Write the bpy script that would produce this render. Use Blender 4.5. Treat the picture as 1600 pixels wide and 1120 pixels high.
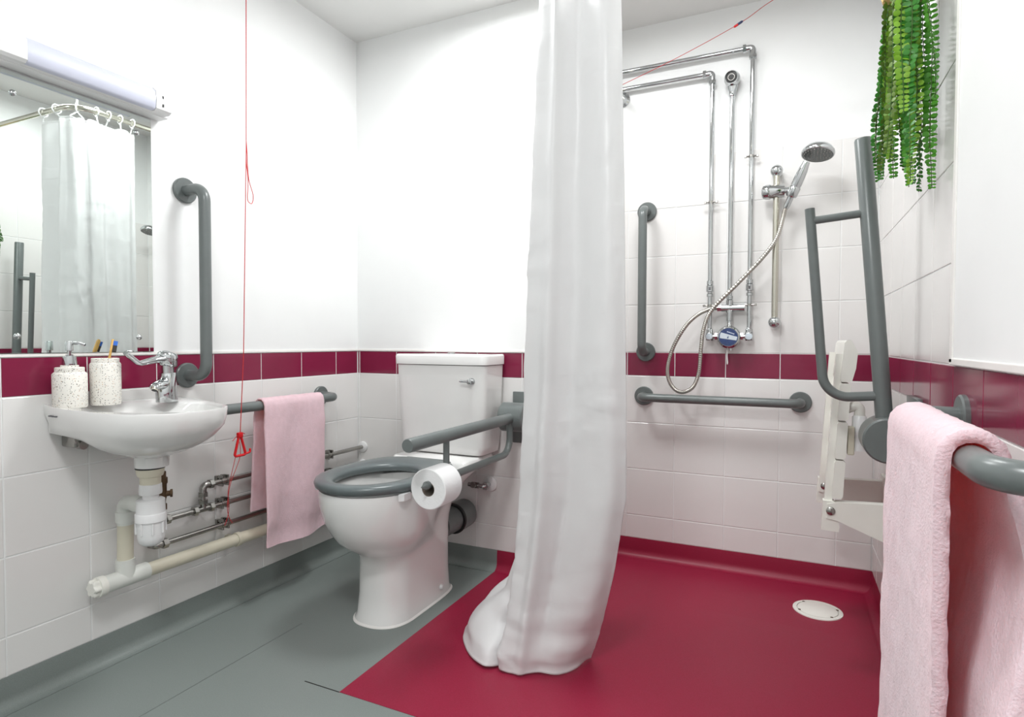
import bpy, bmesh, math, random
from mathutils import Vector, Matrix, noise
random.seed(7)
for o in list(bpy.data.objects): bpy.data.objects.remove(o)
scn = bpy.context.scene
COL = scn.collection
PI = math.pi
V = Vector

# ------------------------------------------------------------------ camera
CX, CZ = 1.7636, 0.9223
YAW, PIT, ROL, FPX = 0.4362, -0.0278, 0.003, 928.18
def camera():
    F = V((-math.sin(YAW)*math.cos(PIT), math.cos(YAW)*math.cos(PIT), math.sin(PIT)))
    R = V((math.cos(YAW), math.sin(YAW), 0)); U = R.cross(F)
    R2 = R*math.cos(ROL)+U*math.sin(ROL); U2 = -R*math.sin(ROL)+U*math.cos(ROL)
    cd = bpy.data.cameras.new('camera'); co = bpy.data.objects.new('camera', cd); COL.objects.link(co)
    m = Matrix((R2, U2, -F)).transposed().to_4x4(); m.translation = (CX, 0, CZ)
    co.matrix_world = m
    cd.sensor_width = 36; cd.lens = FPX/1600*36; cd.clip_start = .01
    scn.camera = co
camera()

# ------------------------------------------------------------------ light
scn.view_settings.view_transform = 'Standard'
scn.view_settings.look = 'None'
scn.view_settings.gamma = 1
scn.view_settings.use_curve_mapping = False
scn.view_settings.exposure = 0.50
world = bpy.data.worlds.new('world'); scn.world = world; world.use_nodes = True
world.node_tree.nodes['Background'].inputs[0].default_value = (.9, .95, 1, 1)
world.node_tree.nodes['Background'].inputs[1].default_value = .3
LAMPS = [((0.82, 1.68, 2.25), 8.4, .18, 'white round ceiling lamp on the toilet side of the curtain'),
         ((1.50, 1.75, 2.25), 5.8, .18, 'added white round fill lamp on the ceiling inside the shower area'),  # added fill that brightens the shower, no known fitting
         ((1.30, 0.10, 2.25), 14.0, .22, 'added white round fill lamp on the ceiling behind the camera')]  # unseen camera-side fill, added and built like a ceiling fitting

# ------------------------------------------------------------------ room sizes
D1, D2, W, H = 2.135, 2.530, 2.053, 2.25
XS, YF = 0.95, -0.70
ZB0, ZB1, ZT = .78, .88, 1.68

# ------------------------------------------------------------------ materials
def nt(name):
    m = bpy.data.materials.new(name); m.use_nodes = True
    t = m.node_tree; return m, t, t.nodes['Principled BSDF']
def mat(name, col, rough=.5, metal=0., var=.04, scale=8., bump=0., bscale=60., spec=.5, coat=0., trans=None, tw=0., rvar=0.):
    m, t, b = nt(name); N = t.nodes; L = t.links
    tc = N.new('ShaderNodeTexCoord')
    n = N.new('ShaderNodeTexNoise'); n.inputs['Scale'].default_value = scale; n.inputs['Detail'].default_value = 4
    L.new(tc.outputs['Object'], n.inputs['Vector'])
    r = N.new('ShaderNodeValToRGB')
    lo = [max(0, c*(1-var)) for c in col]; hi = [min(1, c*(1+var)) for c in col]
    r.color_ramp.elements[0].position = .3; r.color_ramp.elements[1].position = .7
    r.color_ramp.elements[0].color = (*lo, 1); r.color_ramp.elements[1].color = (*hi, 1)
    L.new(n.outputs['Fac'], r.inputs['Fac']); L.new(r.outputs['Color'], b.inputs['Base Color'])
    b.inputs['Roughness'].default_value = rough; b.inputs['Metallic'].default_value = metal
    b.inputs['Specular IOR Level'].default_value = spec; b.inputs['Coat Weight'].default_value = coat
    b.inputs['Coat Roughness'].default_value = .05
    if rvar:
        mr = N.new('ShaderNodeMapRange'); mr.inputs[3].default_value = rough-rvar; mr.inputs[4].default_value = rough+rvar
        L.new(n.outputs['Fac'], mr.inputs[0]); L.new(mr.outputs[0], b.inputs['Roughness'])
    if bump:
        n2 = N.new('ShaderNodeTexNoise'); n2.inputs['Scale'].default_value = bscale; n2.inputs['Detail'].default_value = 3
        L.new(tc.outputs['Object'], n2.inputs['Vector'])
        bp = N.new('ShaderNodeBump'); bp.inputs['Strength'].default_value = bump; bp.inputs['Distance'].default_value = .002
        L.new(n2.outputs['Fac'], bp.inputs['Height']); L.new(bp.outputs['Normal'], b.inputs['Normal'])
    if trans:
        tr = N.new('ShaderNodeBsdfTranslucent'); tr.inputs['Color'].default_value = (*trans, 1)
        mx = N.new('ShaderNodeMixShader'); mx.inputs[0].default_value = tw
        L.new(b.outputs[0], mx.inputs[1]); L.new(tr.outputs[0], mx.inputs[2])
        L.new(mx.outputs[0], N['Material Output'].inputs['Surface'])
    return m
M = {}
M['plaster'] = mat('plaster', (.83, .835, .83), .55, bump=.08, bscale=25, var=.01)
M['ceil'] = mat('ceiling_paint', (.80, .80, .785), .7, bump=.08, bscale=40, var=.01)
M['tile'] = mat('white_tile', (.78, .765, .75), .16, var=.025, scale=3, bump=.04, bscale=9)
M['maroon'] = mat('maroon_tile', (.215, .018, .054), .13, var=.06, scale=5, bump=.02, bscale=8, spec=.38)
M['trim'] = mat('white_trim', (.85, .83, .80), .35)
def vinyl(name, col, spk, amt):
    m, t, b = nt(name); N = t.nodes; L = t.links
    tc = N.new('ShaderNodeTexCoord')
    v = N.new('ShaderNodeTexNoise'); v.inputs['Scale'].default_value = 420; v.inputs['Detail'].default_value = 2
    n = N.new('ShaderNodeTexNoise'); n.inputs['Scale'].default_value = 3; n.inputs['Detail'].default_value = 5
    L.new(tc.outputs['Object'], v.inputs['Vector']); L.new(tc.outputs['Object'], n.inputs['Vector'])
    r = N.new('ShaderNodeValToRGB'); r.color_ramp.elements[0].position = .38; r.color_ramp.elements[1].position = .66
    r.color_ramp.elements[0].color = (*[c*.9 for c in col], 1); r.color_ramp.elements[1].color = (*spk, 1)
    L.new(v.outputs['Fac'], r.inputs['Fac'])
    mx = N.new('ShaderNodeMix'); mx.data_type = 'RGBA'; mx.inputs[0].default_value = amt
    r2 = N.new('ShaderNodeValToRGB'); r2.color_ramp.elements[0].color = (*[c*.93 for c in col], 1); r2.color_ramp.elements[1].color = (*[c*1.07 for c in col], 1)
    L.new(n.outputs['Fac'], r2.inputs['Fac']); L.new(r2.outputs['Color'], mx.inputs[6]); L.new(r.outputs['Color'], mx.inputs[7])
    L.new(mx.outputs[2], b.inputs['Base Color']); b.inputs['Specular IOR Level'].default_value = .38
    mr = N.new('ShaderNodeMapRange'); mr.inputs[3].default_value = .34; mr.inputs[4].default_value = .5
    L.new(n.outputs['Fac'], mr.inputs[0]); L.new(mr.outputs[0], b.inputs['Roughness'])
    bp = N.new('ShaderNodeBump'); bp.inputs['Strength'].default_value = .12; bp.inputs['Distance'].default_value = .001
    L.new(v.outputs['Fac'], bp.inputs['Height']); L.new(bp.outputs['Normal'], b.inputs['Normal'])
    return m
M['vgrey'] = vinyl('grey_vinyl', (.20, .228, .217), (.25, .278, .265), .35)
M['vred'] = vinyl('crimson_vinyl', (.265, .0075, .035), (.34, .022, .068), .35)
M['ceramic'] = mat('glazed_ceramic', (.80, .795, .78), .09, var=.01, coat=.4)
M['rail'] = mat('grey_coated_metal', (.135, .152, .149), .30, var=.05, scale=20, spec=.5)
M['seat'] = mat('grey_seat_plastic', (.115, .137, .14), .28, var=.04)
M['chrome'] = mat('chrome', (.52, .535, .54), .07, 1., var=.04, rvar=.02)
M['steel'] = mat('dull_steel', (.36, .35, .33), .24, 1., var=.08)
M['hose'] = mat('steel_hose', (.50, .48, .44), .25, 1., var=.05)
M['bar'] = mat('satin_riser_steel', (.55, .53, .46), .2, 1., var=.04)
M['bronze'] = mat('aged_brass', (.13, .08, .045), .5, .6, var=.25, scale=40)
M['copper'] = mat('aged_copper', (.28, .17, .11), .4, .7, var=.2, scale=40)
M['wplast'] = mat('white_plastic', (.80, .80, .80), .30, var=.02)
M['cplast'] = mat('cream_plastic', (.84, .83, .77), .32, var=.03)
M['ypipe'] = mat('aged_cream_pipe', (.66, .62, .50), .4, var=.05, scale=12)
M['clear'] = mat('pale_fitting', (.70, .71, .67), .3, var=.03)
M['black'] = mat('black_rubber', (.012, .012, .012), .5, var=.2)
M['red'] = mat('red_plastic', (.62, .008, .012), .3, var=.1)
M['cord'] = mat('red_cord', (.50, .018, .02), .6, var=.15, scale=200)
M['bluep'] = mat('dark_blue_plastic', (.02, .03, .10), .4)
M['blue'] = mat('dial_blue', (.004, .026, .12), .25, var=.25, scale=60, coat=.5)
M['silver'] = mat('dial_silver', (.62, .68, .74), .25, .6)
M['paper'] = mat('toilet_paper', (.86, .86, .86), .9, bump=.35, bscale=180, var=.01)
M['card'] = mat('cardboard', (.30, .26, .22), .9)
M['bamboo'] = mat('bamboo', (.72, .42, .12), .5, var=.15, scale=40)
M['brA'] = mat('bristles_blue', (.03, .14, .55), .7)
M['brB'] = mat('bristles_dark', (.04, .035, .03), .8)
M['diff'] = mat('frosted_diffuser', (.66, .68, .80), .35, var=.02)
M['mirror'] = mat('mirror_silver', (.80, .855, .83), .004, 1., var=.002)
M['medge'] = mat('glass_edge', (.05, .09, .075), .2)
M['stem'] = mat('plant_stem', (.06, .12, .02), .6)
M['leafA'] = mat('leaf_deep_green', (.05, .25, .028), .4, var=.3, scale=30, trans=(.12, .45, .03), tw=.2)
M['leafB'] = mat('leaf_mid_green', (.095, .36, .03), .4, var=.3, scale=30, trans=(.18, .5, .03), tw=.2)
M['leafC'] = mat('leaf_lime_green', (.26, .50, .04), .4, var=.3, scale=30, trans=(.3, .6, .04), tw=.2)
M['leafD'] = mat('leaf_olive_green', (.15, .25, .035), .45, var=.3, scale=30, trans=(.15, .3, .03), tw=.2)
M['wicker'] = mat('tan_wicker', (.60, .40, .16), .7, var=.3, scale=60, bump=.6, bscale=120)
M['text'] = mat('grey_print', (.12, .12, .13), .5)
M['textw'] = mat('pale_print', (.55, .62, .75), .5)
M['lampd'] = None
def terrazzo():
    m, t, b = nt('terrazzo'); N = t.nodes; L = t.links
    tc = N.new('ShaderNodeTexCoord'); last = None
    base = (.80, .775, .72, 1)
    for sc, th, colr in ((260, .30, (.10, .09, .08, 1)), (190, .22, (.50, .30, .16, 1)), (330, .26, (.04, .04, .045, 1))):
        v = N.new('ShaderNodeTexVoronoi'); v.inputs['Scale'].default_value = sc; v.inputs['Randomness'].default_value = 1
        mp = N.new('ShaderNodeMapping'); mp.inputs['Location'].default_value = (sc, sc*.3, 1); L.new(tc.outputs['Object'], mp.inputs['Vector'])
        L.new(mp.outputs[0], v.inputs['Vector'])
        sep = N.new('ShaderNodeSeparateColor'); L.new(v.outputs['Color'], sep.inputs[0])
        a = N.new('ShaderNodeMath'); a.operation = 'LESS_THAN'; a.inputs[1].default_value = .27; L.new(sep.outputs[0], a.inputs[0])
        d = N.new('ShaderNodeMath'); d.operation = 'LESS_THAN'; d.inputs[1].default_value = th; L.new(v.outputs['Distance'], d.inputs[0])
        mu = N.new('ShaderNodeMath'); mu.operation = 'MULTIPLY'; L.new(a.outputs[0], mu.inputs[0]); L.new(d.outputs[0], mu.inputs[1])
        mx = N.new('ShaderNodeMix'); mx.data_type = 'RGBA'; L.new(mu.outputs[0], mx.inputs[0])
        if last is None: mx.inputs[6].default_value = base
        else: L.new(last, mx.inputs[6])
        mx.inputs[7].default_value = colr; last = mx.outputs[2]
    L.new(last, b.inputs['Base Color']); b.inputs['Roughness'].default_value = .55
    return m
M['terrazzo'] = terrazzo()
def terry(name, col, trc, tw):
    m = mat(name, col, .95, var=.04, scale=60, bump=.9, bscale=260, spec=.1, trans=trc, tw=tw)
    p = m.node_tree.nodes['Principled BSDF']; p.inputs['Sheen Weight'].default_value = .35; p.inputs['Sheen Roughness'].default_value = .5
    return m
M['terryL'] = terry('pink_terry_small', (.90, .70, .77), (.98, .42, .26), .26)
M['terryR'] = terry('pink_terry_large', (.93, .81, .87), (1, .08, .03), .27)
M['curtain'] = mat('white_satin_polyester', (.85, .85, .85), .36, var=.012, scale=5, bump=.22, bscale=6.5, trans=(.9, .9, .9), tw=.30)
def creases(m):
    t = m.node_tree; N = t.nodes; L = t.links
    mp = N.new('ShaderNodeMapping'); mp.inputs['Scale'].default_value = (.8, .8, 2.6)
    tc = next(n for n in N if n.type == 'TEX_COORD'); bp = next(n for n in N if n.type == 'BUMP'); n2 = bp.inputs['Height'].links[0].from_node
    L.new(tc.outputs['Object'], mp.inputs['Vector']); L.new(mp.outputs[0], n2.inputs['Vector'])
    rd = N.new('ShaderNodeValToRGB'); rd.color_ramp.elements[0].position = .42; rd.color_ramp.elements[1].position = .52
    L.new(n2.outputs['Fac'], rd.inputs['Fac']); L.new(rd.outputs['Color'], bp.inputs['Height']); n2.inputs['Detail'].default_value = 1
    bp.inputs['Distance'].default_value = .003
creases(M['curtain'])

# ------------------------------------------------------------------ helpers
ORG = {}
def lnk(o): COL.objects.link(o); return o
def setp(o, label=None, cat=None, group=None, kind=None):
    if label: o['label'] = label
    if cat: o['category'] = cat
    if group: o['group'] = group
    if kind: o['kind'] = kind
    return o
def thing(name, label, cat, loc, group=None):
    o = lnk(bpy.data.objects.new(name, None)); o.location = loc; o.empty_display_size = .05
    ORG[o] = V(loc); return setp(o, label, cat, group)
def mk(name, geo, m, parent=None, smooth=True, label=None, cat=None, group=None, kind=None, angle=40):
    """geo = (verts in world space, faces); the origin goes to the middle of the base"""
    vs, fs = geo
    vs = [V(v) for v in vs]
    lo = V((min(v.x for v in vs), min(v.y for v in vs), min(v.z for v in vs)))
    hi = V((max(v.x for v in vs), max(v.y for v in vs), max(v.z for v in vs)))
    org = V(((lo.x+hi.x)/2, (lo.y+hi.y)/2, lo.z))
    me = bpy.data.meshes.new(name); me.from_pydata([v-org for v in vs], [], fs)
    bm = bmesh.new(); bm.from_mesh(me); bmesh.ops.recalc_face_normals(bm, faces=bm.faces[:])
    if smooth:
        for f in bm.faces: f.smooth = True
        ca = math.radians(angle)
        for e in bm.edges:
            if len(e.link_faces) == 2 and e.calc_face_angle(0) > ca: e.smooth = False
    bm.to_mesh(me); bm.free()
    if m is not None: me.materials.append(m)
    o = lnk(bpy.data.objects.new(name, me)); ORG[o] = org
    if parent: o.parent = parent; o.location = org-ORG[parent]
    else: o.location = org
    return setp(o, label, cat, group, kind)
def join(*gs):
    vs, fs = [], []
    for g in gs:
        k = len(vs); vs += [V(v) for v in g[0]]; fs += [tuple(i+k for i in f) for f in g[1]]
    return vs, fs
def xf(g, mtx): return [mtx @ V(v) for v in g[0]], g[1]
def box(a, b, bev=0., seg=2):
    a = V(a); b = V(b)
    bm = bmesh.new(); bmesh.ops.create_cube(bm, size=1)
    for v in bm.verts: v.co = V(((a.x+b.x)/2+v.co.x*(b.x-a.x), (a.y+b.y)/2+v.co.y*(b.y-a.y), (a.z+b.z)/2+v.co.z*(b.z-a.z)))
    if bev: bmesh.ops.bevel(bm, geom=bm.edges[:], offset=bev, segments=seg, affect='EDGES', profile=.5)
    bm.verts.ensure_lookup_table(); bm.verts.index_update()
    g = [v.co.copy() for v in bm.verts], [tuple(v.index for v in f.verts) for f in bm.faces]; bm.free(); return g
def loft(rings, cap0=True, cap1=True, closed=True):
    n = len(rings[0]); vs = [V(p) for r in rings for p in r]; fs = []
    for k in range(len(rings)-1):
        for i in range(n if closed else n-1):
            j = (i+1) % n
            fs.append((k*n+i, k*n+j, (k+1)*n+j, (k+1)*n+i))
    if cap0: fs.append(tuple(range(n))[::-1])
    if cap1: fs.append(tuple((len(rings)-1)*n+i for i in range(n)))
    return vs, fs
def frame(d):
    d = d.normalized(); a = V((0, 0, 1)) if abs(d.z) < .9 else V((1, 0, 0))
    x = d.cross(a).normalized(); return x, d.cross(x).normalized(), d
def lathe(prof, org, axis, seg=24, cap0=True, cap1=True):
    """prof = [(radius, along axis)]"""
    x, y, d = frame(V(axis)); org = V(org)
    return loft([[org+d*h+x*(r*math.cos(2*PI*i/seg))+y*(r*math.sin(2*PI*i/seg)) for i in range(seg)] for r, h in prof], cap0, cap1)
def fillet(pts, rad, n=7):
    pts = [V(p) for p in pts]; out = [pts[0]]
    for i in range(1, len(pts)-1):
        a, b, c = pts[i-1], pts[i], pts[i+1]
        r = rad[i-1] if isinstance(rad, (list, tuple)) else rad
        u = (a-b); w = (c-b); lu, lw = u.length, w.length; u.normalize(); w.normalize()
        ang = u.angle(w)
        if r <= 0 or ang > PI-.02: out.append(b); continue
        t = min(r/math.tan(ang/2), lu*.499, lw*.499); r2 = t*math.tan(ang/2)
        cen = b+(u+w).normalized()*(r2/math.sin(ang/2))
        p0 = b+u*t-cen; p1 = b+w*t-cen; tot = p0.angle(p1); ax = p0.cross(p1).normalized()
        for k in range(n+1): out.append(cen+Matrix.Rotation(tot*k/n, 3, ax) @ p0)
    out.append(pts[-1]); return out
def sweep(pts, r, seg=14, cap=True):
    pts = [V(p) for p in pts]
    q = [pts[0]]
    for p in pts[1:]:
        if (p-q[-1]).length > 1e-5: q.append(p)
    pts = q; n = len(pts); tg = []
    for i in range(n):
        d = (pts[min(i+1, n-1)]-pts[max(i-1, 0)]); tg.append(d.normalized())
    x, y, _ = frame(tg[0]); rings = []
    for i in range(n):
        x = (x-tg[i]*x.dot(tg[i])).normalized(); y = tg[i].cross(x)
        rr = r[i] if isinstance(r, (list, tuple)) else r
        rings.append([pts[i]+x*(rr*math.cos(2*PI*k/seg))+y*(rr*math.sin(2*PI*k/seg)) for k in range(seg)])
    return loft(rings, cap, cap)
def catmull(pts, n=8):
    pts = [V(p) for p in pts]; out = []
    for i in range(len(pts)-1):
        p0 = pts[max(i-1, 0)]; p1 = pts[i]; p2 = pts[i+1]; p3 = pts[min(i+2, len(pts)-1)]
        for k in range(n):
            t = k/n
            out.append(.5*((2*p1)+(p2-p0)*t+(2*p0-5*p1+4*p2-p3)*t*t+(3*p1-p0-3*p2+p3)*t**3))
    out.append(pts[-1]); return out
def sphere(c, r, seg=16, rings=10, sz=1.):
    c = V(c); prof = [(max(r*math.sin(PI*k/rings), 1e-4), -r*sz*math.cos(PI*k/rings)) for k in range(rings+1)]
    return lathe(prof, c, (0, 0, 1), seg)
def lerp(a, b, t): return a+(b-a)*t
def interp(keys, t):
    """keys [(t, value)] piecewise, smooth"""
    if t <= keys[0][0]: return keys[0][1]
    for (t0, v0), (t1, v1) in zip(keys, keys[1:]):
        if t <= t1: return lerp(v0, v1, (t-t0)/(t1-t0))
    return keys[-1][1]

# ------------------------------------------------------------------ setting
def struct(name, geo, m, parent=None, smooth=False, label=None):
    return mk(name, geo, m, parent, smooth, kind=None if parent else 'structure', label=label)
E0 = .0010
floor = struct('floor', box((-.1, YF-.1, -.1), (W+.1, D2+.1, 0)), M['vgrey'])
XR, YR = .705, 1.203
mk('shower_vinyl', box((XR, YR, -.002), (W-.02, D1-.02, .0012)), M['vred'], floor, False, label='crimson vinyl sheet of the shower area')
mk('shower_vinyl', box((XS+.02, D1-.03, -.002), (W-.02, D2-.02, .00118)), M['vred'], floor, False, label='crimson vinyl sheet of the shower area')
mk('vinyl_seam', box((.585, YR-.0015, -.001), (XR, YR+.0015, .0006)), M['black'], floor, False)
mk('vinyl_seam', box((.33, .3, -.001), (.3325, 1.45, .0004)), M['rail'], floor, False)
struct('ceiling', box((-.1, YF-.1, H), (W+.1, D2+.1, H+.1)), M['ceil'])
wl = struct('wall_left', box((-.1, YF-.1, 0), (-E0, D2+.1, H)), M['plaster'])
wb = struct('wall_back', box((-E0, D1+E0, 0), (XS-E0, D1+.1, H)), M['plaster'])
wc = struct('wall_recess', box((XS-.1, D1+.1, 0), (XS-E0, D2+.1, H)), M['plaster'])
ws = struct('wall_shower', box((XS-E0, D2+E0, 0), (W+E0, D2+.1, H)), M['plaster'])
wr = struct('wall_right', box((W+E0, YF-.1, 0), (W+.1, D2+.1, H)), M['plaster'])
wf = struct('wall_front', box((-E0, YF-.1, 0), (W+E0, YF, H)), M['plaster'])
# coved vinyl skirting
def cove(name, a, b, nrm, m, ext=0.):
    a = V(a); b = V(b); n = V(nrm); r = .032
    prof = [(0, .08), (.0008, .08), (.0032, .066), (.004, r)]+[(.004+r-r*math.cos(k*PI/16), r-r*math.sin(k*PI/16)) for k in range(1, 9)]
    prof = prof[:-1]+[(.004+r, .0016), (.004+r, 0), (0, 0)]
    rings = [[p+n*o+V((0, 0, z)) for o, z in prof] for p in (a, b)]
    mk(name, loft(rings), m, None, True, kind='structure')
cove('baseboard_left', (-E0, YF, 0), (-E0, D1, 0), (1, 0, 0), M['vgrey'])
cove('baseboard_back_1', (0, D1+E0, 0), (XR, D1+E0, 0), (0, -1, 0), M['vgrey'])
cove('baseboard_back_2', (XR, D1+E0, 0), (XS, D1+E0, 0), (0, -1, 0), M['vred'])
cove('baseboard_recess', (XS-E0, D1, 0), (XS-E0, D2, 0), (1, 0, 0), M['vred'])
cove('baseboard_shower', (XS, D2+E0, 0), (W, D2+E0, 0), (0, -1, 0), M['vred'])
cove('baseboard_right_1', (W+E0, YR, 0), (W+E0, D2, 0), (-1, 0, 0), M['vred'])
cove('baseboard_right_2', (W+E0, YF, 0), (W+E0, YR, 0), (-1, 0, 0), M['vgrey'])
# tiles: every one an object of its own, meshes shared by size
TM = {}
def tile_mesh(w, h, m):
    key = (round(w, 4), round(h, 4), m.name)
    if key in TM: return TM[key]
    i = .0012; vs = []
    for ins, d in ((0, .0012), (0, .0002), (i, -.0006)):
        vs += [(ins, d, ins), (w-ins, d, ins), (w-ins, d, h-ins), (ins, d, h-ins)]
    fs = []
    for k in (0, 4):
        for j in range(4): fs.append((k+j, k+(j+1) % 4, k+4+(j+1) % 4, k+4+j))
    fs.append((8, 9, 10, 11))
    me = bpy.data.meshes.new('tile'); me.from_pydata(vs, [], fs); me.materials.append(m)
    TM[key] = me; return me
def tiles(wall, org, ang, u0, u1, seam, rows, face_off=0.):
    """org: world point of u=0 on the tile face; ang: turn of the wall about z; local x = u, local -y = out of the wall"""
    g = .0016
    us = [u0]; k = math.ceil((u0-seam)/.2+1e-6)
    while seam+.2*k < u1-1e-4: us.append(seam+.2*k); k += 1
    us.append(u1)
    for z0, z1, band in rows:
        for a, b in zip(us, us[1:]):
            if b-a < .006: continue
            me = tile_mesh(b-a-2*g, z1-z0-2*g, M['maroon'] if band else M['tile'])
            o = lnk(bpy.data.objects.new('border_tile' if band else 'tile', me))
            R = Matrix.Rotation(ang, 4, 'Z')
            p = V(org)+(R @ V((a+g, 0, 0))); p.z = z0+g
            p += R @ V((0, .002*0, 0))
            jt = random.uniform(-.0002, .0002); p += R @ V((0, jt, 0))
            o.parent = wall; o.location = p-ORG[wall]; o.rotation_euler = (random.uniform(-.0012, .0012), 0, ang+random.uniform(-.0012, .0012))
LOW = [(.08, .18, 0), (.18, .38, 0), (.38, .58, 0), (.58, .78, 0), (.78, .88, 1)]
UP = [(.88, 1.08, 0), (1.08, 1.28, 0), (1.28, 1.48, 0), (1.48, 1.68, 0)]
# left wall: out = +x ; u runs along +y
tiles(wl, (0, 0, 0), PI/2, YF, D1-.002, 1.9946, LOW)
# walls facing the camera: out = -y ; u runs along +x
tiles(wb, (0, D1, 0), 0, .012, XS-.002, .2122, LOW)
tiles(wb, (0, D1, 0), 0, .001, .010, 5, LOW)
tiles(ws, (0, D2, 0), 0, XS+.002, W-.002, 1.1332, LOW+UP)
# recess side, out = +x
tiles(wc, (XS, 0, 0), PI/2, D1+.003, D2-.002, D1, LOW+UP)
# right wall: out = -x ; u runs along -y, u = -y
YP = 1.392
tiles(wr, (W, 0, 0), -PI/2, -D2+.002, -YF, -2.0031, LOW)
tiles(wr, (W, 0, 0), -PI/2, -D2+.002, -YP-.002, -2.0031, UP)
# white trim over the border
mk('tile_trim', box((-E0, YF, ZB1+.0005), (.0035, D1, ZB1+.009), .001), M['trim'], wl, False)
mk('tile_trim', box((.0035, D1-.0035, ZB1+.0005), (XS, D1+E0, ZB1+.009), .001), M['trim'], wb, False)
mk('wall_panel', box((W-.005, YF, ZB1+.006), (W+E0, YP, H-.001), .003), M['plaster'], wr, False, label='smooth white boarded panel above the border')
mk('panel_edging', box((W-.008, YP-.010, ZB1+.004), (W+.0, YP+.012, H-.002), .002), M['trim'], wr, False)
mk('panel_edging', box((W-.008, YF, ZB1+.0005), (W+.0, YP+.012, ZB1+.014), .002), M['trim'], wr, False)

# ------------------------------------------------------------------ lamps
def lampmat():
    m, t, b = nt('lamp_diffuser'); b.inputs['Base Color'].default_value = (.9, .9, .9, 1)
    b.inputs['Emission Color'].default_value = (1, .98, .95, 1); b.inputs['Emission Strength'].default_value = 6
    return m
M['lampd'] = lampmat()
for (x, y, z), pw, r, lab in LAMPS:
    t = thing('ceiling_or_fill_lamp', lab, 'lamp', (x, y, z), 'ceiling lamps')  # the toilet-side lamp, then the two added fills
    mk('rim', lathe([(r, 0), (r, -.03), (r*.93, -.032), (r*.93, 0)], (x, y, z), (0, 0, 1), 40), M['wplast'], t)
    mk('diffuser', lathe([(r*.92, -.006), (r*.91, -.028), (r*.7, -.036), (.001, -.04)], (x, y, z), (0, 0, 1), 40), M['lampd'], t)
    ld = bpy.data.lights.new('lamp_light', 'AREA'); ld.shape = 'DISK'; ld.size = 2*r; ld.energy = pw; ld.color = (.965, .99, 1)
    lo = lnk(bpy.data.objects.new('lamp_light', ld)); lo.parent = t; lo.location = (0, 0, -.045)

# ------------------------------------------------------------------ rails
def flange(c, n, r=.038, th=.011):
    return lathe([(r, .0005), (r, th-.003), (r-.003, th), (.0005, th)], c, n, 32)
def grab_rail(label, a, b, n, proj=.085, rad=.0175, fr=.040, bend=.045, group='grey grab rails'):
    a = V(a); b = V(b); n = V(n)
    t = thing('grab_rail', label, 'grab rail', a, group)
    mk('tube', sweep(fillet([a+n*.009, a+n*proj, b+n*proj, b+n*.009], bend, 9), rad, 20), M['rail'], t)
    for c in (a, b):
        f = mk('flange', flange(c, n, fr), M['rail'], t)
    return t
def drop_rail(label, piv, u, v, w, plate, tip, thin_tip, link, foot, brl=.10, off=.131):
    """main tube along u from the pivot, brace on the -v side, hinge barrel along w"""
    piv, u, v, w = V(piv), V(u).normalized(), V(v).normalized(), V(w)
    t = thing('drop_down_rail', label, 'support rail', piv, 'hinged support rails')
    L = lambda s, k=0.: piv+u*s+v*k
    mk('main_tube', sweep([L(.0), L(tip-.003), L(tip)], [.0198, .0198, .0180], 24), M['rail'], t)
    mk('end_cap', lathe([(.0186, tip-.002), (.0183, tip+.001), (.0005, tip+.0012)], piv, u, 24), M['rail'], t)
    mk('brace_tube', sweep(fillet([L(foot, -.012), L(foot, -off), L(thin_tip, -off)], .075, 12), .0122, 18), M['rail'], t)
    mk('link', sweep([L(link, -.006), L(link, -off)], .0100, 14), M['rail'], t)
    mk('hinge_barrel', lathe([(.0005, -brl/2), (.052, -brl/2), (.056, -brl/2+.004), (.056, brl/2-.004), (.052, brl/2), (.0005, brl/2)], piv, w, 40), M['rail'], t)
    mk('wall_plate', plate, M['rail'], t)
    return t, L

# left wall rails
grab_rail('vertical grey grab rail on the left wall beside the mirror', (0, 1.293, 1.403), (0, 1.293, .812), (1, 0, 0), .095, fr=.040)
grab_rail('horizontal grey grab rail on the left wall with the small towel over it', (0, 1.896, .697), (0, 1.296, .697), (1, 0, 0), .090)
# shower rails
grab_rail('vertical grey grab rail on the shower wall beside the curtain', (1.213, D2, 1.472), (1.213, D2, .882), (0, -1, 0), .085)
grab_rail('horizontal grey grab rail low on the shower wall under the hose', (1.207, D2, .695), (1.806, D2, .695), (0, -1, 0), .085)
# right wall rail
grab_rail('horizontal grey grab rail on the right wall, nearest the camera, under the large towel', (W, 1.31, .79), (W, .73, .79), (-1, 0, 0), .10, bend=.055)
# rail beside the toilet
px_, py_, pz_ = .812, 2.068, .634
t, L = drop_rail('grey drop-down support rail lowered beside the toilet', (px_, py_, pz_), (0, -1, 0), (0, 0, 1), (1, 0, 0),
    box((px_-.035, D1-.012, .525), (px_+.065, D1, .727), .003), py_-1.360, py_-1.452, py_-1.565, .045)
mk('cone_tip', lathe([(.0122, 0), (.0005, .03)], (px_, 1.455, pz_-.131), (0, -1, 0), 18), M['rail'], t)
mk('wall_bracket', box((px_-.012, py_, .59), (px_+.042, D1-.01, .68), .006), M['rail'], t)
# raised rail on the right wall
uu = V((-.062, 0, .75)).normalized(); vv = V((uu.z, 0, -uu.x))
t, L = drop_rail('grey drop-down support rail folded up against the right wall', (1.988, 1.75, .682), uu, vv, (0, 1, 0),
    box((W-.014, 1.68, .57), (W, 1.81, .79), .003), .758, .604, .572, .108)
mk('wall_bracket', box((2.0, 1.715, .64), (W-.012, 1.79, .73), .006), M['rail'], t)

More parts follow.
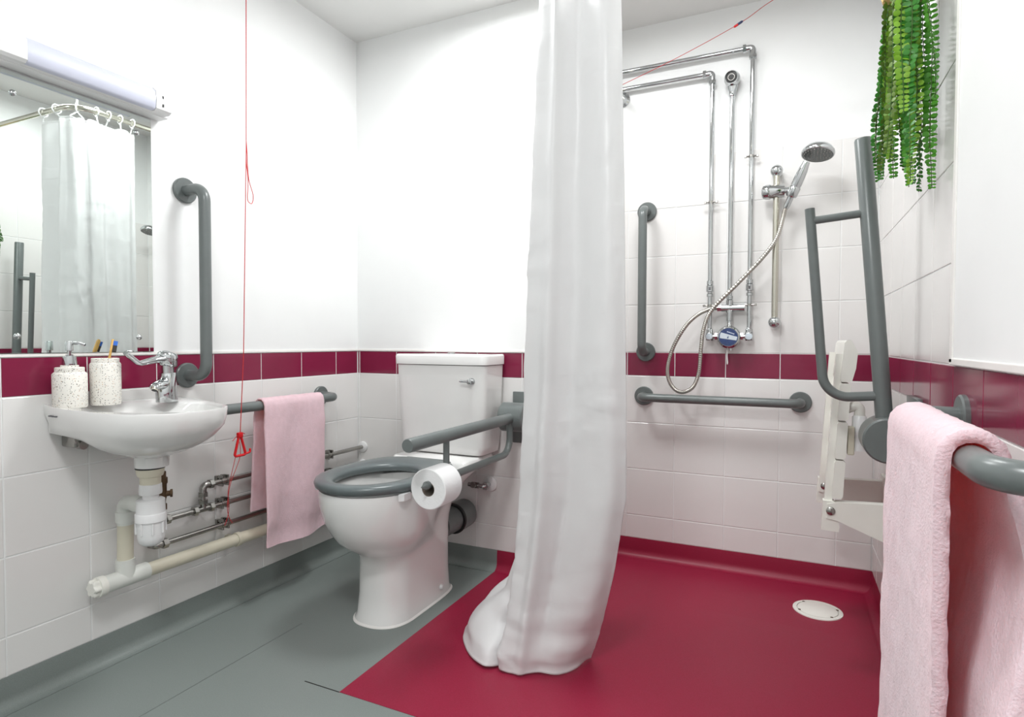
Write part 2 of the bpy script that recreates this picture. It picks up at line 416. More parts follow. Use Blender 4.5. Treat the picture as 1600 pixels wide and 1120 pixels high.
# ------------------------------------------------------------------ mirror and shaver light
t = thing('wall_mirror', 'frameless rectangular mirror screwed to the left wall above the basin', 'mirror', (0, .9825, .889))
mk('backing', box((0, .7835, .8905), (.0045, 1.1815, 1.5885)), M['medge'], t, False)
mk('mirror_glass', box((.0045, .783, .890), (.0062, 1.182, 1.589), .0005, 1), M['mirror'], t, False)
for y in (.828, 1.137):
    for z in (.933, 1.537):
        mk('screw_cap', lathe([(.0075, .006), (.0075, .0085), (.005, .0115), (.0005, .0125)], (0, y, z), (1, 0, 0), 16), M['chrome'], t)
t = thing('shaver_light', 'white wall light with frosted front and shaver socket above the mirror', 'wall light', (0, .98, 1.60))
mk('body', loft([[(x, y, z) for x, z in ((0, 1.603), (.05, 1.596), (.066, 1.603), (.068, 1.648), (.055, 1.662), (0, 1.664))] for y in (.775, 1.196)]), M['wplast'], t, False)
mk('base_tray', box((0, .76, 1.594), (.045, 1.212, 1.604), .004), M['wplast'], t, False)
mk('diffuser', loft([[(x, y, z) for x, z in ((.04, 1.5985), (.068, 1.5985), (.0755, 1.604), (.0775, 1.63), (.075, 1.652), (.062, 1.663), (.04, 1.6645))] for y in (.829, 1.151)]), M['diff'], t, angle=60)
for y0, y1 in ((.772, .828), (1.152, 1.199)):
    c = mk('end_cap', loft([[(x, y, z) for x, z in ((.03, 1.5975), (.068, 1.5975), (.077, 1.604), (.079, 1.63), (.0765, 1.653), (.063, 1.6645), (.03, 1.666))] for y in (y0, y1)]), M['wplast'], t, False)
    if y0 > 1: end = c
mk('socket_hole', box((.0775, 1.170, 1.636), (.0795, 1.174, 1.644)), M['black'], end, False)
mk('socket_hole', box((.0778, 1.170, 1.612), (.0800, 1.174, 1.620)), M['black'], end, False)

# ------------------------------------------------------------------ basin
def basin():
    t = thing('wash_basin', 'white ceramic wash basin fixed to the left wall under the mirror', 'basin', (0, 1.08, .60))
    out = [(.0, .885, .757), (.05, .877, .752), (.12, .871, .750), (.20, .8675, .750), (.29, .875, .747), (.345, .905, .745), (.38, .95, .744), (.395, 1.0, .743), (.395, 1.06, .743),
           (.38, 1.115, .742), (.345, 1.165, .742), (.28, 1.198, .742), (.20, 1.225, .742), (.10, 1.255, .743), (.0, 1.275, .744)]
    oc = catmull(out, 5)
    back = [V((.0, lerp(1.275, .885, k/12), lerp(.744, .752, k/12))) for k in range(1, 12)]
    P = oc+back; n = len(P); C = V((.18, 1.055, 0)); rings = []
    # outer hull, outlet to rim
    def hull(s, dz, apr, zabs=None):
        r = []
        for p in P:
            # left end and wall side keep a straight apron, the front swells into a bowl
            q = V((lerp(C.x, p.x, s), lerp(C.y, p.y, s), p.z-dz))
            r.append(q)
        return r
    ro = .041
    ring0 = []
    for p in P:
        d = V((p.x-C.x, p.y-C.y, 0)).normalized(); ring0.append(V((C.x+d.x*ro, C.y+d.y*ro, .578)))
    rings.append(ring0)
    rings.append([V((C.x+(q.x-C.x)*1.05, C.y+(q.y-C.y)*1.05, .606)) for q in ring0])
    def swell(s_front, z):
        r = []
        for p, q in zip(P, ring0):
            b = max(0., min(1., (p.x)/.16))            # 0 at the wall, 1 at the front
            s = lerp(s_front*.80 if s_front < .85 else s_front*1.05, s_front, b)
            r.append(V((lerp(C.x, p.x, s), lerp(C.y, p.y, s), z)))
        return r
    for s, z in ((.40, .618), (.56, .630), (.70, .644), (.82, .661), (.905, .680)):
        rings.append(swell(s, z))
    rings.append(hull(.955, .050, 0)); rings.append(hull(.985, .028, 0)); rings.append(hull(1.0, .005, 0)); rings.append(hull(.994, .0, 0))
    # deck and bowl inside
    IC = V((.215, 1.065, 0))
    def inner(a, b, z):
        r = []
        for p in P:
            ang = math.atan2((p.y-IC.y)/b, (p.x-IC.x)/a)
            r.append(V((IC.x+a*math.cos(ang), IC.y+b*math.sin(ang), z)))
        return r
    r1 = inner(.155, .155, .741); r1 = [V((min(q.x, lerp(IC.x, p.x, .93)), lerp(IC.y, p.y, .92) if abs(q.y-IC.y) > abs(p.y-IC.y)*.92 else q.y, min(p.z-.002, .7455))) for p, q in zip(P, r1)]
    rings.append(r1)
    rings.append([V((lerp(IC.x, q.x, .97), lerp(IC.y, q.y, .97), q.z-.008)) for q in r1])
    rings.append(inner(.135, .140, .70)); rings.append(inner(.11, .112, .65)); rings.append(inner(.06, .06, .622)); rings.append(inner(.02, .02, .618))
    bowl = mk('bowl', loft(rings), M['ceramic'], t, angle=70)
    # left end apron that drops straight down to the fixing bracket
    mk('fixing_bracket', join(box((.0, .925, .638), (.06, .962, .672), .006), lathe([(.012, 0), (.012, .02)], (.05, .944, .645), (1, 0, 0), 12)), M['steel'], t, label='grey metal fixing bracket')
    mk('plug_waste', lathe([(.022, 0), (.022, .002), (.0005, .003)], (.215, 1.065, .6178), (0, 0, 1), 20), M['chrome'], t)
    for k in range(9):
        if k == 5: continue
        x = .045+k*.0042
        mk('maker_mark', box((x, .8735-.004*0, .727), (x+.0026, .8785, .727+random.uniform(.0025, .0042))), M['text'], t, False)
    return t
basin()
def tap():
    bx, by, bz = .088, 1.165, .7425
    t = thing('basin_tap', 'chrome lever tap standing on the right of the basin deck', 'tap', (bx, by, bz))
    d = V((.42, -.90, 0)).normalized()      # towards the bowl
    s = V((-d.y, d.x, 0))
    def ell(c, a, b, tilt=0.):
        c = V(c); r = []; a *= 1.14; b *= 1.14
        for k in range(24):
            q = 2*PI*k/24; r.append(c+d*(a*math.cos(q))+s*(b*math.sin(q))+V((0, 0, tilt*math.cos(q))))
        return r
    c0 = V((bx, by, bz))
    # body leaning into a short spout
    mk('body', loft([ell(c0, .030, .024), ell(c0+V((0, 0, .006)), .030, .024), ell(c0+d*.002+V((0, 0, .035)), .031, .023, .004), ell(c0-d*.002+V((0, 0, .062)), .026, .022, -.004),
                     ell(c0-d*.006+V((0, 0, .078)), .021, .021, -.004), ell(c0-d*.006+V((0, 0, .086)), .020, .020, -.002)]), M['chrome'], t, angle=60)
    sp = mk('spout', loft([[c0+d*a+s*(b*math.cos(2*PI*k/20))+V((0, 0, h+c*math.sin(2*PI*k/20))) for k in range(20)] for a, h, b, c in
              ((-.01, .045, .018, .024), (.02, .052, .019, .019), (.045, .052, .018, .013), (.060, .049, .016, .010), (.066, .047, .012, .007))]), M['chrome'], t, angle=60)
    mk('aerator', lathe([(.0105, -.001), (.0105, .006), (.0075, .0075), (.0005, .0065)], c0+d*.058+V((0, 0, .044)), d*.55+V((0, 0, -1)), 18), M['bar'], sp)
    mk('aerator_hole', lathe([(.0078, 0), (.0078, .0065), (.0005, .0068)], c0+d*.0586+V((0, 0, .0428)), d*.55+V((0, 0, -1)), 18), M['black'], sp)
    mk('cartridge', lathe([(.0175, .084), (.0175, .112)], c0-d*.005, (0, 0, 1), 24), M['chrome'], t)
    # head and long elbow lever that swings out along the wall
    e = V((.10, -1, 0)).normalized(); f = V((-e.y, e.x, 0))
    hd = c0-d*.005
    mk('lever_head', loft([[hd+e*(a*math.cos(2*PI*k/20))+f*(b*math.sin(2*PI*k/20))+V((0, 0, h+.004*math.cos(2*PI*k/20))) for k in range(20)] for a, b, h in ((.022, .022, .104), (.027, .025, .110), (.029, .026, .135), (.026, .023, .143), (.014, .013, .148))]), M['chrome'], t, angle=60)
    path = [hd+e*.006+V((0, 0, .128)), hd+e*.045+V((0, 0, .124)), hd+e*.088+V((0, 0, .116)), hd+e*.098+V((0, 0, .119)), hd+e*.122+V((0, 0, .138)), hd+e*.132+V((0, 0, .146))]
    rr = []
    wd = [.021, .016, .0125, .0125, .012, .0095]; th = [.014, .010, .0072, .0065, .0058, .004]
    for k, pt in enumerate(path):
        tan = (path[min(k+1, 5)]-path[max(k-1, 0)]).normalized(); up = f.cross(tan).normalized()*-1
        rr.append([pt+f*(wd[k]*math.cos(2*PI*j/14))+up*(th[k]*math.sin(2*PI*j/14)) for j in range(14)])
    mk('lever', loft(rr), M['chrome'], t, angle=60)
tap()
# soap dispenser, tumbler, toothbrush
DX, DY = .052, .922
t = thing('soap_dispenser', 'speckled stone soap dispenser with chrome pump on the basin', 'dispenser', (DX, DY, .7465))
def crock(x, y, z, r, h, lip):
    return lathe([(r-.002, 0), (r, .003), (r, h-.018), (r-.003, h-.014), (r-.003-lip, h-.012), (r-.003-lip, h-.001), (r-.005-lip, h)], (x, y, z), (0, 0, 1), 40)
mk('jar', crock(DX, DY, .7465, .0385, .106, .0030), M['terrazzo'], t)
mk('collar', lathe([(.0200, 0), (.0200, .006)], (DX, DY, .852), (0, 0, 1), 28), M['terrazzo'], t)
mk('pump_collar', lathe([(.0165, 0), (.0165, .008), (.0150, .024), (.0085, .0255), (.0085, .028)], (DX, DY, .858), (0, 0, 1), 24), M['chrome'], t)
mk('pump_head', lathe([(.005, 0), (.005, .010), (.0090, .011), (.0090, .034), (.0080, .036)], (DX, DY, .885), (0, 0, 1), 20), M['chrome'], t)
mk('nozzle', sweep(catmull([(DX, DY, .916), (DX+.018, DY+.014, .915), (DX+.030, DY+.022, .911)], 5), [.004]*6+[.003]*5, 10), M['chrome'], t)
TX, TY = .052, 1.012
t = thing('toothbrush_tumbler', 'speckled stone tumbler standing beside the soap dispenser', 'tumbler', (TX, TY, .7465))
h = .128
mk('cup', lathe([(.035, 0), (.037, .003), (.037, h-.017), (.0345, h-.013), (.033, h-.012), (.033, h-.001), (.0315, h), (.0295, h-.001), (.0295, .008), (.0005, .008)], (TX, TY, .7465), (0, 0, 1), 40), M['terrazzo'], t)
t = thing('toothbrush', 'bamboo toothbrush with blue and dark bristles leaning in the tumbler', 'toothbrush', (TX, TY-.01, .760))
a = V((TX+.010, TY-.018, .760)); b = V((TX-.014, TY+.030, .926)); dr = (b-a).normalized(); sd = V((.8, -.4, 0)); sd = (sd-dr*sd.dot(dr)).normalized(); nn = dr.cross(sd)
def oval(c, w_, h_): return [c+sd*(w_*math.cos(2*PI*k/12))+nn*(h_*math.sin(2*PI*k/12)) for k in range(12)]
mk('handle', loft([oval(lerp(a, b, s), w_, .0032) for s, w_ in ((0, .004), (.02, .0055), (.5, .006), (.74, .0045), (.82, .0062), (.97, .0062), (1, .003))]), M['bamboo'], t)
br = -nn if (-nn).y > 0 else nn
for (s0, s1, mm) in ((.80, .90, 'brB'), (.90, .975, 'brA')):
    c0, c1 = lerp(a, b, s0), lerp(a, b, s1)
    mk('bristles', loft([[c0-sd*.0048+br*z, c0+sd*.0048+br*z, c1+sd*.0048+br*z, c1-sd*.0048+br*z] for z in (.002, .0125)]), M[mm], t, False)

# ------------------------------------------------------------------ basin waste and supply pipes
OX, OY = .18, 1.05
t = thing('bottle_trap', 'white plastic bottle trap under the basin', 'bottle trap', (OX, OY, .35))
mk('rubber_washer', lathe([(.0365, 0), (.0365, .004)], (OX, OY, .574), (0, 0, 1), 28), M['black'], t)
mk('waste_tail', lathe([(.026, 0), (.026, .022), (.031, .024), (.034, .034), (.035, .046)], (OX, OY, .529), (0, 0, 1), 28), M['ypipe'], t, label='cream waste tail')
mk('inlet_nut', lathe([(.020, -.034), (.020, 0), (.0275, .001), (.0285, .006), (.0275, .028), (.025, .030)], (OX, OY, .502), (0, 0, 1), 28), M['wplast'], t)
mk('bottle', lathe([(.0005, .362), (.020, .363), (.030, .371), (.0335, .386), (.0345, .430)], (OX, OY, 0), (0, 0, 1), 32, True, False), M['wplast'], t)
nut = mk('bottle_nut', lathe([(.0345, .429), (.0385, .430), (.0385, .450), (.0375, .452), (.036, .452)], (OX, OY, 0), (0, 0, 1), 32), M['wplast'], t)
mk('bottle_cap', lathe([(.0358, .452), (.0345, .487), (.030, .490), (.0005, .491)], (OX, OY, 0), (0, 0, 1), 32, False), M['wplast'], t)
for k in range(8):
    an = 2*PI*k/8+.3; c = V((OX+.0355*math.cos(an), OY+.0355*math.sin(an), .408))
    mk('rib', box(c-V((.0022, .0022, .012)), c+V((.0022, .0022, .020)), .0008, 1), M['wplast'], t, False)
t = thing('waste_pipe', 'cream plastic waste pipe running low along the left wall', 'waste pipe', (.05, 1.2, .20))
WX, WZ = .052, .245
mk('outlet_elbow', sweep(fillet([(OX-.03, OY, .468), (.10, OY+.005, .468), (.056, OY+.008, .463), (.056, OY+.008, .40)], [.03, .034], 8), .0215, 20), M['clear'], t)
mk('elbow_collar', lathe([(.0245, 0), (.0245, .03)], (.112, OY+.004, .468), (1, 0, 0), 24), M['clear'], t)
mk('elbow_collar', lathe([(.025, 0), (.025, .03)], (.056, OY+.008, .408), (0, 0, 1), 24), M['clear'], t)
mk('down_pipe', sweep([(.056, OY+.008, .42), (WX, OY+.008, .285)], .0205, 20), M['ypipe'], t)
mk('tee', join(lathe([(.0245, 0), (.0245, .125)], (WX, OY-.055, WZ), (0, 1, 0), 24), lathe([(.0245, 0), (.0245, .055)], (WX, OY+.008, WZ), (0, 0, 1), 24)), M['clear'], t)
mk('run_pipe', sweep([(WX, OY+.06, WZ), (WX, D1-.02, WZ-.012)], .020, 20), M['ypipe'], t)
mk('access_cap', join(lathe([(.0275, 0), (.0275, .018)], (WX, OY-.070, WZ), (0, 1, 0), 24)), M['cplast'], t)
mk('cap_knob', loft([[(WX+r*(1+.13*math.cos(6*2*PI*k/48))*math.cos(2*PI*k/48), y, WZ+r*(1+.13*math.cos(6*2*PI*k/48))*math.sin(2*PI*k/48)) for k in range(48)] for r, y in ((.022, OY-.068), (.022, OY-.082), (.018, OY-.086))]), M['cplast'], t)
for y in (1.43, 1.93):
    mk('pipe_clip', join(lathe([(.0235, 0), (.0235, .016)], (WX, y, WZ-.004), (0, 1, 0), 24), box((0, y, WZ-.012), (.035, y+.016, WZ+.006))), M['ypipe'], t)
def compression(c, ax, r=.0115, ln=.02):
    r = r*1.22
    return loft([[p for p in hexring(c, ax, r, h)] for h in (0, ln)])
def hexring(c, ax, r, h):
    x, y, d = frame(V(ax)); return [V(c)+d*h+x*(r*math.cos(PI/3*k))+y*(r*math.sin(PI/3*k)) for k in range(6)]
PXX = .030
def pipe(label, parts, clips, loc, grp='copper supply pipes'):
    t = thing('supply_pipe', label, 'pipe', loc, grp)
    for nm, g, m in parts: mk(nm, g, m, t)
    for c in clips:
        y, z = c
        for dy in (0, .022):
            mk('pipe_clip', join(box((0, y+dy, z-.016), (.012, y+dy+.010, z+.016), .001, 1), lathe([(.0098, 0), (.0098, .010)], (PXX, y+dy, z), (0, 1, 0), 16),
               box((.012, y+dy+.002, z+.008), (PXX+.006, y+dy+.008, z+.018), .001, 1), box((.012, y+dy+.002, z-.018), (PXX+.006, y+dy+.008, z-.008), .001, 1)), M['steel'], t, angle=30)
def run(y0, y1, z, r=.0085): return sweep([(PXX, y0, z), (PXX, y1, z)], r, 14)
Z1, Z2, Z3 = .449, .372, .300
EY = 1.325
pipe('top chrome supply pipe on the left wall with an elbow at its end',
     [('tube', run(EY+.008, D1-.005, Z1), M['steel']), ('elbow', sweep(fillet([(PXX, EY+.028, Z1), (PXX, EY, Z1), (PXX, EY, Z1-.028)], .014, 6), .0115, 14), M['steel']),
      ('drop_tube', sweep([(PXX, EY, Z1-.02), (PXX, EY, Z2+.012)], .0075, 14), M['steel']),
      ('nut', compression((PXX, EY+.022, Z1), (0, 1, 0), .0125, .014), M['steel']), ('nut', compression((PXX, EY, Z1-.036), (0, 0, 1), .0125, .014), M['steel']),
      ('collar', lathe([(.024, 0), (.024, .008), (.019, .011), (.0005, .0115)], (PXX, D1, Z1), (0, -1, 0), 28), M['wplast'])],
     [(1.392, Z1), (1.905, Z1)], (PXX, 1.7, Z1))
pipe('middle chrome supply pipe on the left wall feeding the basin valve',
     [('tube', run(1.178, D1-.005, Z2), M['steel']), ('tee', join(lathe([(.0098, 0), (.0098, .05)], (PXX, EY-.025, Z2), (0, 1, 0), 16), lathe([(.0098, 0), (.0098, .022)], (PXX, EY, Z2), (0, 0, 1), 16)), M['steel']),
      ('nut', compression((PXX, EY-.036, Z2), (0, 1, 0), .0125, .013), M['steel']), ('nut', compression((PXX, EY+.023, Z2), (0, 1, 0), .0125, .013), M['steel']), ('nut', compression((PXX, EY, Z2+.018), (0, 0, 1), .0125, .013), M['steel']),
      ('elbow', sweep(fillet([(PXX, 1.20, Z2), (PXX, 1.168, Z2), (PXX, 1.168, Z2+.03)], .012, 6), .0095, 14), M['steel']), ('nut', compression((PXX, 1.195, Z2), (0, 1, 0), .0125, .013), M['steel']),
      ('collar', lathe([(.020, 0), (.020, .007), (.016, .010), (.0005, .0105)], (PXX, D1, Z2), (0, -1, 0), 28), M['wplast'])],
     [(1.392, Z2), (1.905, Z2)], (PXX, 1.6, Z2))
pipe('bottom chrome supply pipe on the left wall just above the waste pipe',
     [('tube', run(1.175, D1-.005, Z3), M['steel']), ('end_elbow', sweep(fillet([(PXX, 1.19, Z3), (PXX, 1.163, Z3), (.004, 1.163, Z3)], .008, 5), .0105, 14), M['steel']),
      ('nut', compression((PXX, 1.183, Z3), (0, 1, 0), .0130, .016), M['steel'])],
     [(1.392, Z3), (1.905, Z3)], (PXX, 1.6, Z3))
t = thing('isolating_valve', 'brown brass isolating valve under the basin behind the trap', 'valve', (.035, 1.166, .40))
VX, VY = .034, 1.184
mk('copper_tail', sweep([(VX, VY, .52), (VX+.003, VY, .575), (VX+.012, VY-.004, .665)], .0055, 12), M['copper'], t)
mk('valve_body', lathe([(.0085, .405), (.012, .407), (.012, .424), (.0085, .426), (.010, .44), (.012, .445), (.012, .485), (.0145, .488), (.0145, .505), (.0105, .507), (.0105, .523), (.008, .525)], (VX, VY, 0), (0, 0, 1), 20), M['bronze'], t)
mk('drain_nib', lathe([(.0085, 0), (.0085, .02), (.0125, .021), (.0125, .027), (.0005, .028)], (VX, VY, .455), (.6, .8, 0), 16), M['bronze'], t)

# ------------------------------------------------------------------ pull cords
t = thing('pull_cord', 'red emergency pull cord with triangle handle hanging beside the left wall', 'pull cord', (.17, 1.39, .35))
KX = .17
def K(y, z, x=KX): return V((x, y, z))
mk('cord', sweep([K(1.395, H), K(1.388, 1.56), K(1.370, .88), K(1.354, .625)], .0014, 6), M['cord'], t)
mk('cord_loop', sweep(catmull([K(1.388, 1.57), K(1.391, 1.53), K(1.396, 1.45), K(1.413, 1.40), K(1.409, 1.372), K(1.397, 1.372), K(1.391, 1.385), K(1.394, 1.44), K(1.388, 1.50), K(1.388, 1.565)], 6), .0013, 6), M['cord'], t)
mk('handle', join(sweep(fillet([K(1.349, .618), K(1.331, .555), K(1.375, .555), K(1.356, .618), K(1.349, .618)], .006, 4), .0042, 8), sweep(fillet([K(1.370, .557), K(1.392, .560), K(1.392, .572)], .005, 4), .0035, 8), box((KX-.006, 1.343, .612), (KX+.006, 1.362, .630), .003)), M['red'], t)
mk('knot', sweep(catmull([K(1.325, .606), K(1.340, .618), K(1.352, .628), K(1.365, .626), K(1.372, .622)], 4), .0011, 6), M['cord'], t)
mk('lower_cord', join(sweep(catmull([K(1.346, .60), K(1.335, .553), K(1.312, .475), K(1.306, .44), K(1.309, .40), K(1.304, .37), K(1.293, .345)], 6), .0010, 6),
                      sweep(catmull([K(1.352, .60), K(1.352, .55), K(1.318, .478), K(1.308, .44), K(1.303, .40), K(1.308, .37), K(1.321, .345)], 6), .0010, 6)), M['cord'], t)
t = thing('pull_cord', 'thin red cord stretched from the ceiling across the shower to the curtain rail', 'pull cord', (1.5, 2.4, 1.96))
cc = V((1.573, 2.40, 2.112))
mk('cord', sweep(catmull([V((1.894, 2.405, H)), V((1.694, 2.40, 2.174)), cc, V((1.345, 2.40, 2.030)), V((1.118, 2.40, 1.962))], 8), .0011, 6), M['cord'], t)
dd = (V((1.694, 2.40, 2.174))-cc).normalized()
mk('connector', lathe([(.0025, -.016), (.0044, -.013), (.0044, 0)], cc, dd, 10), M['red'], t)
mk('connector_cap', lathe([(.0044, 0), (.0044, .014), (.0025, .019)], cc, dd, 10), M['bluep'], t)

# ------------------------------------------------------------------ towels
def fbm(p, sc): return noise.noise(V(p)*sc)
def towel(name, label, xbar, zbar, rbar, y0, y1, zf, zb, th, m, sway, nu=70, nv=46, hem=False, flare=0., seed=0., bow=None):
    """sheet over a bar that runs along y; zf = hem height on the room side (sgn side), zb on the wall side"""
    t = thing(name, label, 'towel', (xbar, (y0+y1)/2, min(zf, zb)))
    R = rbar+.002
    sgn = sway['sgn']                       # +1: room side is +x
    lf = zbar-zf; lb = zbar-zb; arc = PI*R; tot = lf+arc+lb
    def pt(s, v):
        if s < lf: x, z, nx, nz = R, zf+s, 1, 0; w = 1-s/lf
        elif s < lf+arc:
            a = (s-lf)/R; x, z, nx, nz = R*math.cos(a), zbar+R*math.sin(a), math.cos(a), math.sin(a); w = 0
        else: k = s-lf-arc; x, z, nx, nz = -R, zbar-k, -1, 0; w = -k/lb
        return x, z, nx, nz, w
    def surf(off):
        rows = []
        for i in range(nu+1):
            s = tot*i/nu; row = []
            for j in range(nv+1):
                v = j/nv; x, z, nx, nz, w = pt(s, v)
                y = lerp(y0, y1, v)
                aw = abs(w)
                dx = sway['fn'](v, w)
                y += sway['dy'](v, w)
                q = V((y*14+seed, z*9, w*2))
                n1 = noise.noise(q)*.0045*min(1, aw*6)+noise.noise(q*5)*.0017
                o = off+n1
                if hem and w > 0:
                    hz = z-zf
                    if .012 < hz < .075: o += .0036*math.sin(hz*2*PI/.0145)*(1 if off > 0 else 0)
                zz = z+nz*o
                if w > 0: zz += sway['dz'](v)*w
                row.append(V((xbar+sgn*(x+nx*o+dx), y, zz)))
            rows.append(row)
        return rows
    A = surf(th); B = surf(0.)
    # rounded edge: closed cross-section ring per row
    rings = []
    for ra, rb in zip(A, B):
        c0 = (ra[0]+rb[0])/2+(ra[0]-ra[1])*.35; c1 = (ra[-1]+rb[-1])/2+(ra[-1]-ra[-2])*.35
        rings.append(ra+[c1]+rb[::-1]+[c0])
    mk('cloth', loft(rings), m, t, angle=80)
    return t
towel('hand_towel', 'small pink towel hanging over the rail on the left wall', .090, .697, .0185, 1.505, 1.792, .205, .325, .007, M['terryL'],
      dict(sgn=1, fn=lambda v, w: (.010*max(w, 0)+.010*max(w, 0)**.6*math.sin(v*9+2.2*w) - .004*max(-w, 0)), dy=lambda v, w: (-.012*max(w, 0)*(1-v)-.018*max(-w, 0)), dz=lambda v: -.012*math.sin(v*3.)-.02*(v > 2)), hem=True)
towel('bath_towel', 'large pink towel hanging over the near rail on the right wall', W-.10, .79, .0185, .822, 1.178, .12, .22, .0155, M['terryR'],
      dict(sgn=-1, fn=lambda v, w: (.002*max(w, 0)-.012*max(w, 0)*(1-v)+.006*max(w, 0)**.7*math.sin(v*7+1.) - .022*math.sin(min(1, 2.2*max(-w, 0))*PI)*(.5+.5*(1-v)) + .017*min(1, max(0, -w*2.2-.35))), dy=lambda v, w: (.004*max(w, 0)-.085*min(1, 2.2*max(-w, 0))*(1-.5*v)), dz=lambda v: 0), nu=150, nv=80, seed=9.)

# ------------------------------------------------------------------ toilet
def toilet():
    TX = .541
    t = thing('toilet', 'white close-coupled toilet with dark grey seat against the back wall', 'toilet', (TX, 1.75, 0))
    n = 56
    def ring(yf, yb, hw, z, yc=None, pf=2.0, pb=5.0, tx=TX, hb=None):
        yc = yc if yc else yf+hw*1.15; r = []
        for k in range(n):
            a = 2*PI*k/n; c, s = math.cos(a), math.sin(a)
            pw = pf if s < 0 else pb; L_ = (yc-yf) if s < 0 else (yb-yc)
            y = L_*math.copysign(abs(s)**(2/pw), s)
            hh = hw
            if hb and s > 0:
                f_ = min(1, max(0, y/L_)*1.5); f_ = f_*f_*(3-2*f_); hh = lerp(hw, hb, f_)
            x = hh*math.copysign(abs(c)**(2/pw), c)
            r.append(V((tx+x, yc+y, z)))
        return r
    R = [ring(1.523, 1.93, .102, 0, pf=2.4), ring(1.523, 1.93, .102, .008, pf=2.4), ring(1.532, 1.926, .096, .02, pf=2.4), ring(1.54, 1.924, .092, .09, pf=2.4), ring(1.542, 1.924, .091, .19, pf=2.4), ring(1.538, 1.925, .093, .215, pf=2.4),
         ring(1.518, 1.925, .104, .232, pf=2.3, hb=.092), ring(1.484, 1.926, .122, .252, pf=2.2, hb=.093), ring(1.445, 1.93, .143, .282, pf=2.1, hb=.096), ring(1.415, 1.94, .160, .320, hb=.104), ring(1.394, 1.97, .171, .362, pb=4.5, hb=.120), ring(1.383, 2.02, .178, .405, pb=4.5, hb=.145), ring(1.379, 2.075, .181, .44, pb=5, hb=.168), ring(1.381, 2.095, .180, .4555, pb=5, hb=.172)]
    # inside
    R += [ring(1.40, 1.86, .160, .457, yc=1.58, pb=2.4), ring(1.425, 1.80, .135, .445, yc=1.58, pb=2.2), ring(1.44, 1.79, .125, .40, yc=1.58, pb=2.2), ring(1.475, 1.76, .095, .33, yc=1.59, pb=2), ring(1.53, 1.72, .06, .28, yc=1.62, pb=2), ring(1.58, 1.68, .03, .265, yc=1.63, pb=2)]
    pan = mk('pan', loft(R), M['ceramic'], t, angle=60)
    mk('base_sealant', loft([ring(1.517, 1.936, .107, z*1.0, pf=2.4) if z < .003 else ring(1.523, 1.93, .1025, z, pf=2.4) for z in (.0, .002, .007)]), M['trim'], pan)
    mk('floor_bolt_cap', lathe([(.010, 0), (.010, .006), (.006, .011), (.0005, .012)], (TX+.091, 1.82, .035), (1, 0, 0), 16), M['wplast'], pan)
    # water in the bowl
    mk('water', lathe([(.058, 0), (.0005, .0002)], (TX, 1.62, .288), (0, 0, 1), 28), M['chrome'], pan)
    # raised shelf behind the seat that carries the cistern
    mk('shelf', loft([ring(1.862, 2.125, .172, .452, yc=1.95, pf=7, pb=7), ring(1.866, 2.125, .170, .474, yc=1.95, pf=7, pb=7), ring(1.874, 2.125, .164, .484, yc=1.95, pf=7, pb=7)]), M['ceramic'], t, angle=60)
    # cistern
    CYM = 2.036
    def cr(hw, yf, z, p=9): return ring(yf, D1-.004, hw, z, yc=CYM, pf=p, pb=p)
    cis = mk('cistern', loft([cr(.172, 1.975, .488), cr(.183, 1.966, .494), cr(.186, 1.962, .52), cr(.196, 1.953, .70), cr(.2015, 1.949, .832)]), M['ceramic'], t, angle=60)
    lid = mk('cistern_lid', loft([cr(.2025, 1.947, .8335), cr(.207, 1.942, .8355), cr(.2075, 1.941, .866), cr(.205, 1.944, .8725), cr(.200, 1.95, .8745)]), M['ceramic'], t, angle=60)
    mk('lid_button', lathe([(.016, 0), (.016, .003), (.012, .005), (.0005, .0055)], (TX+.005, 2.04, .8742), (0, 0, 1), 20), M['chrome'], lid)
    lx, ly, lz = TX+.147, 1.952, .774
    lev = mk('flush_lever', join(lathe([(.013, 0), (.013, .004), (.010, .007), (.007, .008), (.007, .018), (.0095, .020), (.0095, .026), (.0005, .028)], (lx, ly, lz), (0, -1, 0), 20),
             sweep([(lx, ly-.022, lz), (lx-.014, ly-.024, lz+.000), (lx-.034, ly-.026, lz+.001), (lx-.040, ly-.026, lz+.001)], [.0055, .0042, .0050, .002], 12)), M['chrome'], t)
    # seat: closed profile swept round outer and inner outline
    def so(dy, hw, z): return ring(1.366+dy, 1.862-dy, hw, z, yc=1.585, pf=2.05, pb=3.2)
    def si(d, z): return ring(1.418+d, 1.74-d, .122-d, z, yc=1.58, pf=2.0, pb=2.0)
    rg = [si(-.004, .4625), so(.012, .180, .4625), so(.003, .1865, .468), so(.0, .189, .479), so(.004, .186, .487), so(.014, .176, .4915), so(.032, .160, .4925), si(-.012, .490), si(-.002, .484), si(.002, .475), si(-.004, .4625)]
    st = mk('seat', loft(rg, False, False), M['seat'], t, angle=75)
    mk('seat_hinge', join(box((TX-.105, 1.842, .4605), (TX+.105, 1.885, .4825), .005), lathe([(.0075, -.09), (.0075, .09)], (TX, 1.876, .478), (1, 0, 0), 14)), M['seat'], st)
    for s in (-1, 1):
        mk('seat_buffer', loft([[V((TX+s*(.162+o), y, z)) for o, y in ((0, 1.468), (.014, 1.478), (.014, 1.512), (0, 1.522))] for z, in ((.440,), (.461,))]), M['wplast'], st, False)
    # waste connector
    mk('waste_connector', lathe([(.050, 0), (.050, .10), (.058, .102), (.058, .125), (.056, .2)], (TX+.03, 1.905, .225), (0, 1, .0), 32), M['rail'], t, label='dark grey waste connector')
    mk('connector_seal', lathe([(.0585, 0), (.0605, .004), (.0605, .010), (.0585, .014)], (TX+.03, 2.005, .225), (0, 1, 0), 32), M['black'], t)
    return t
toilet()
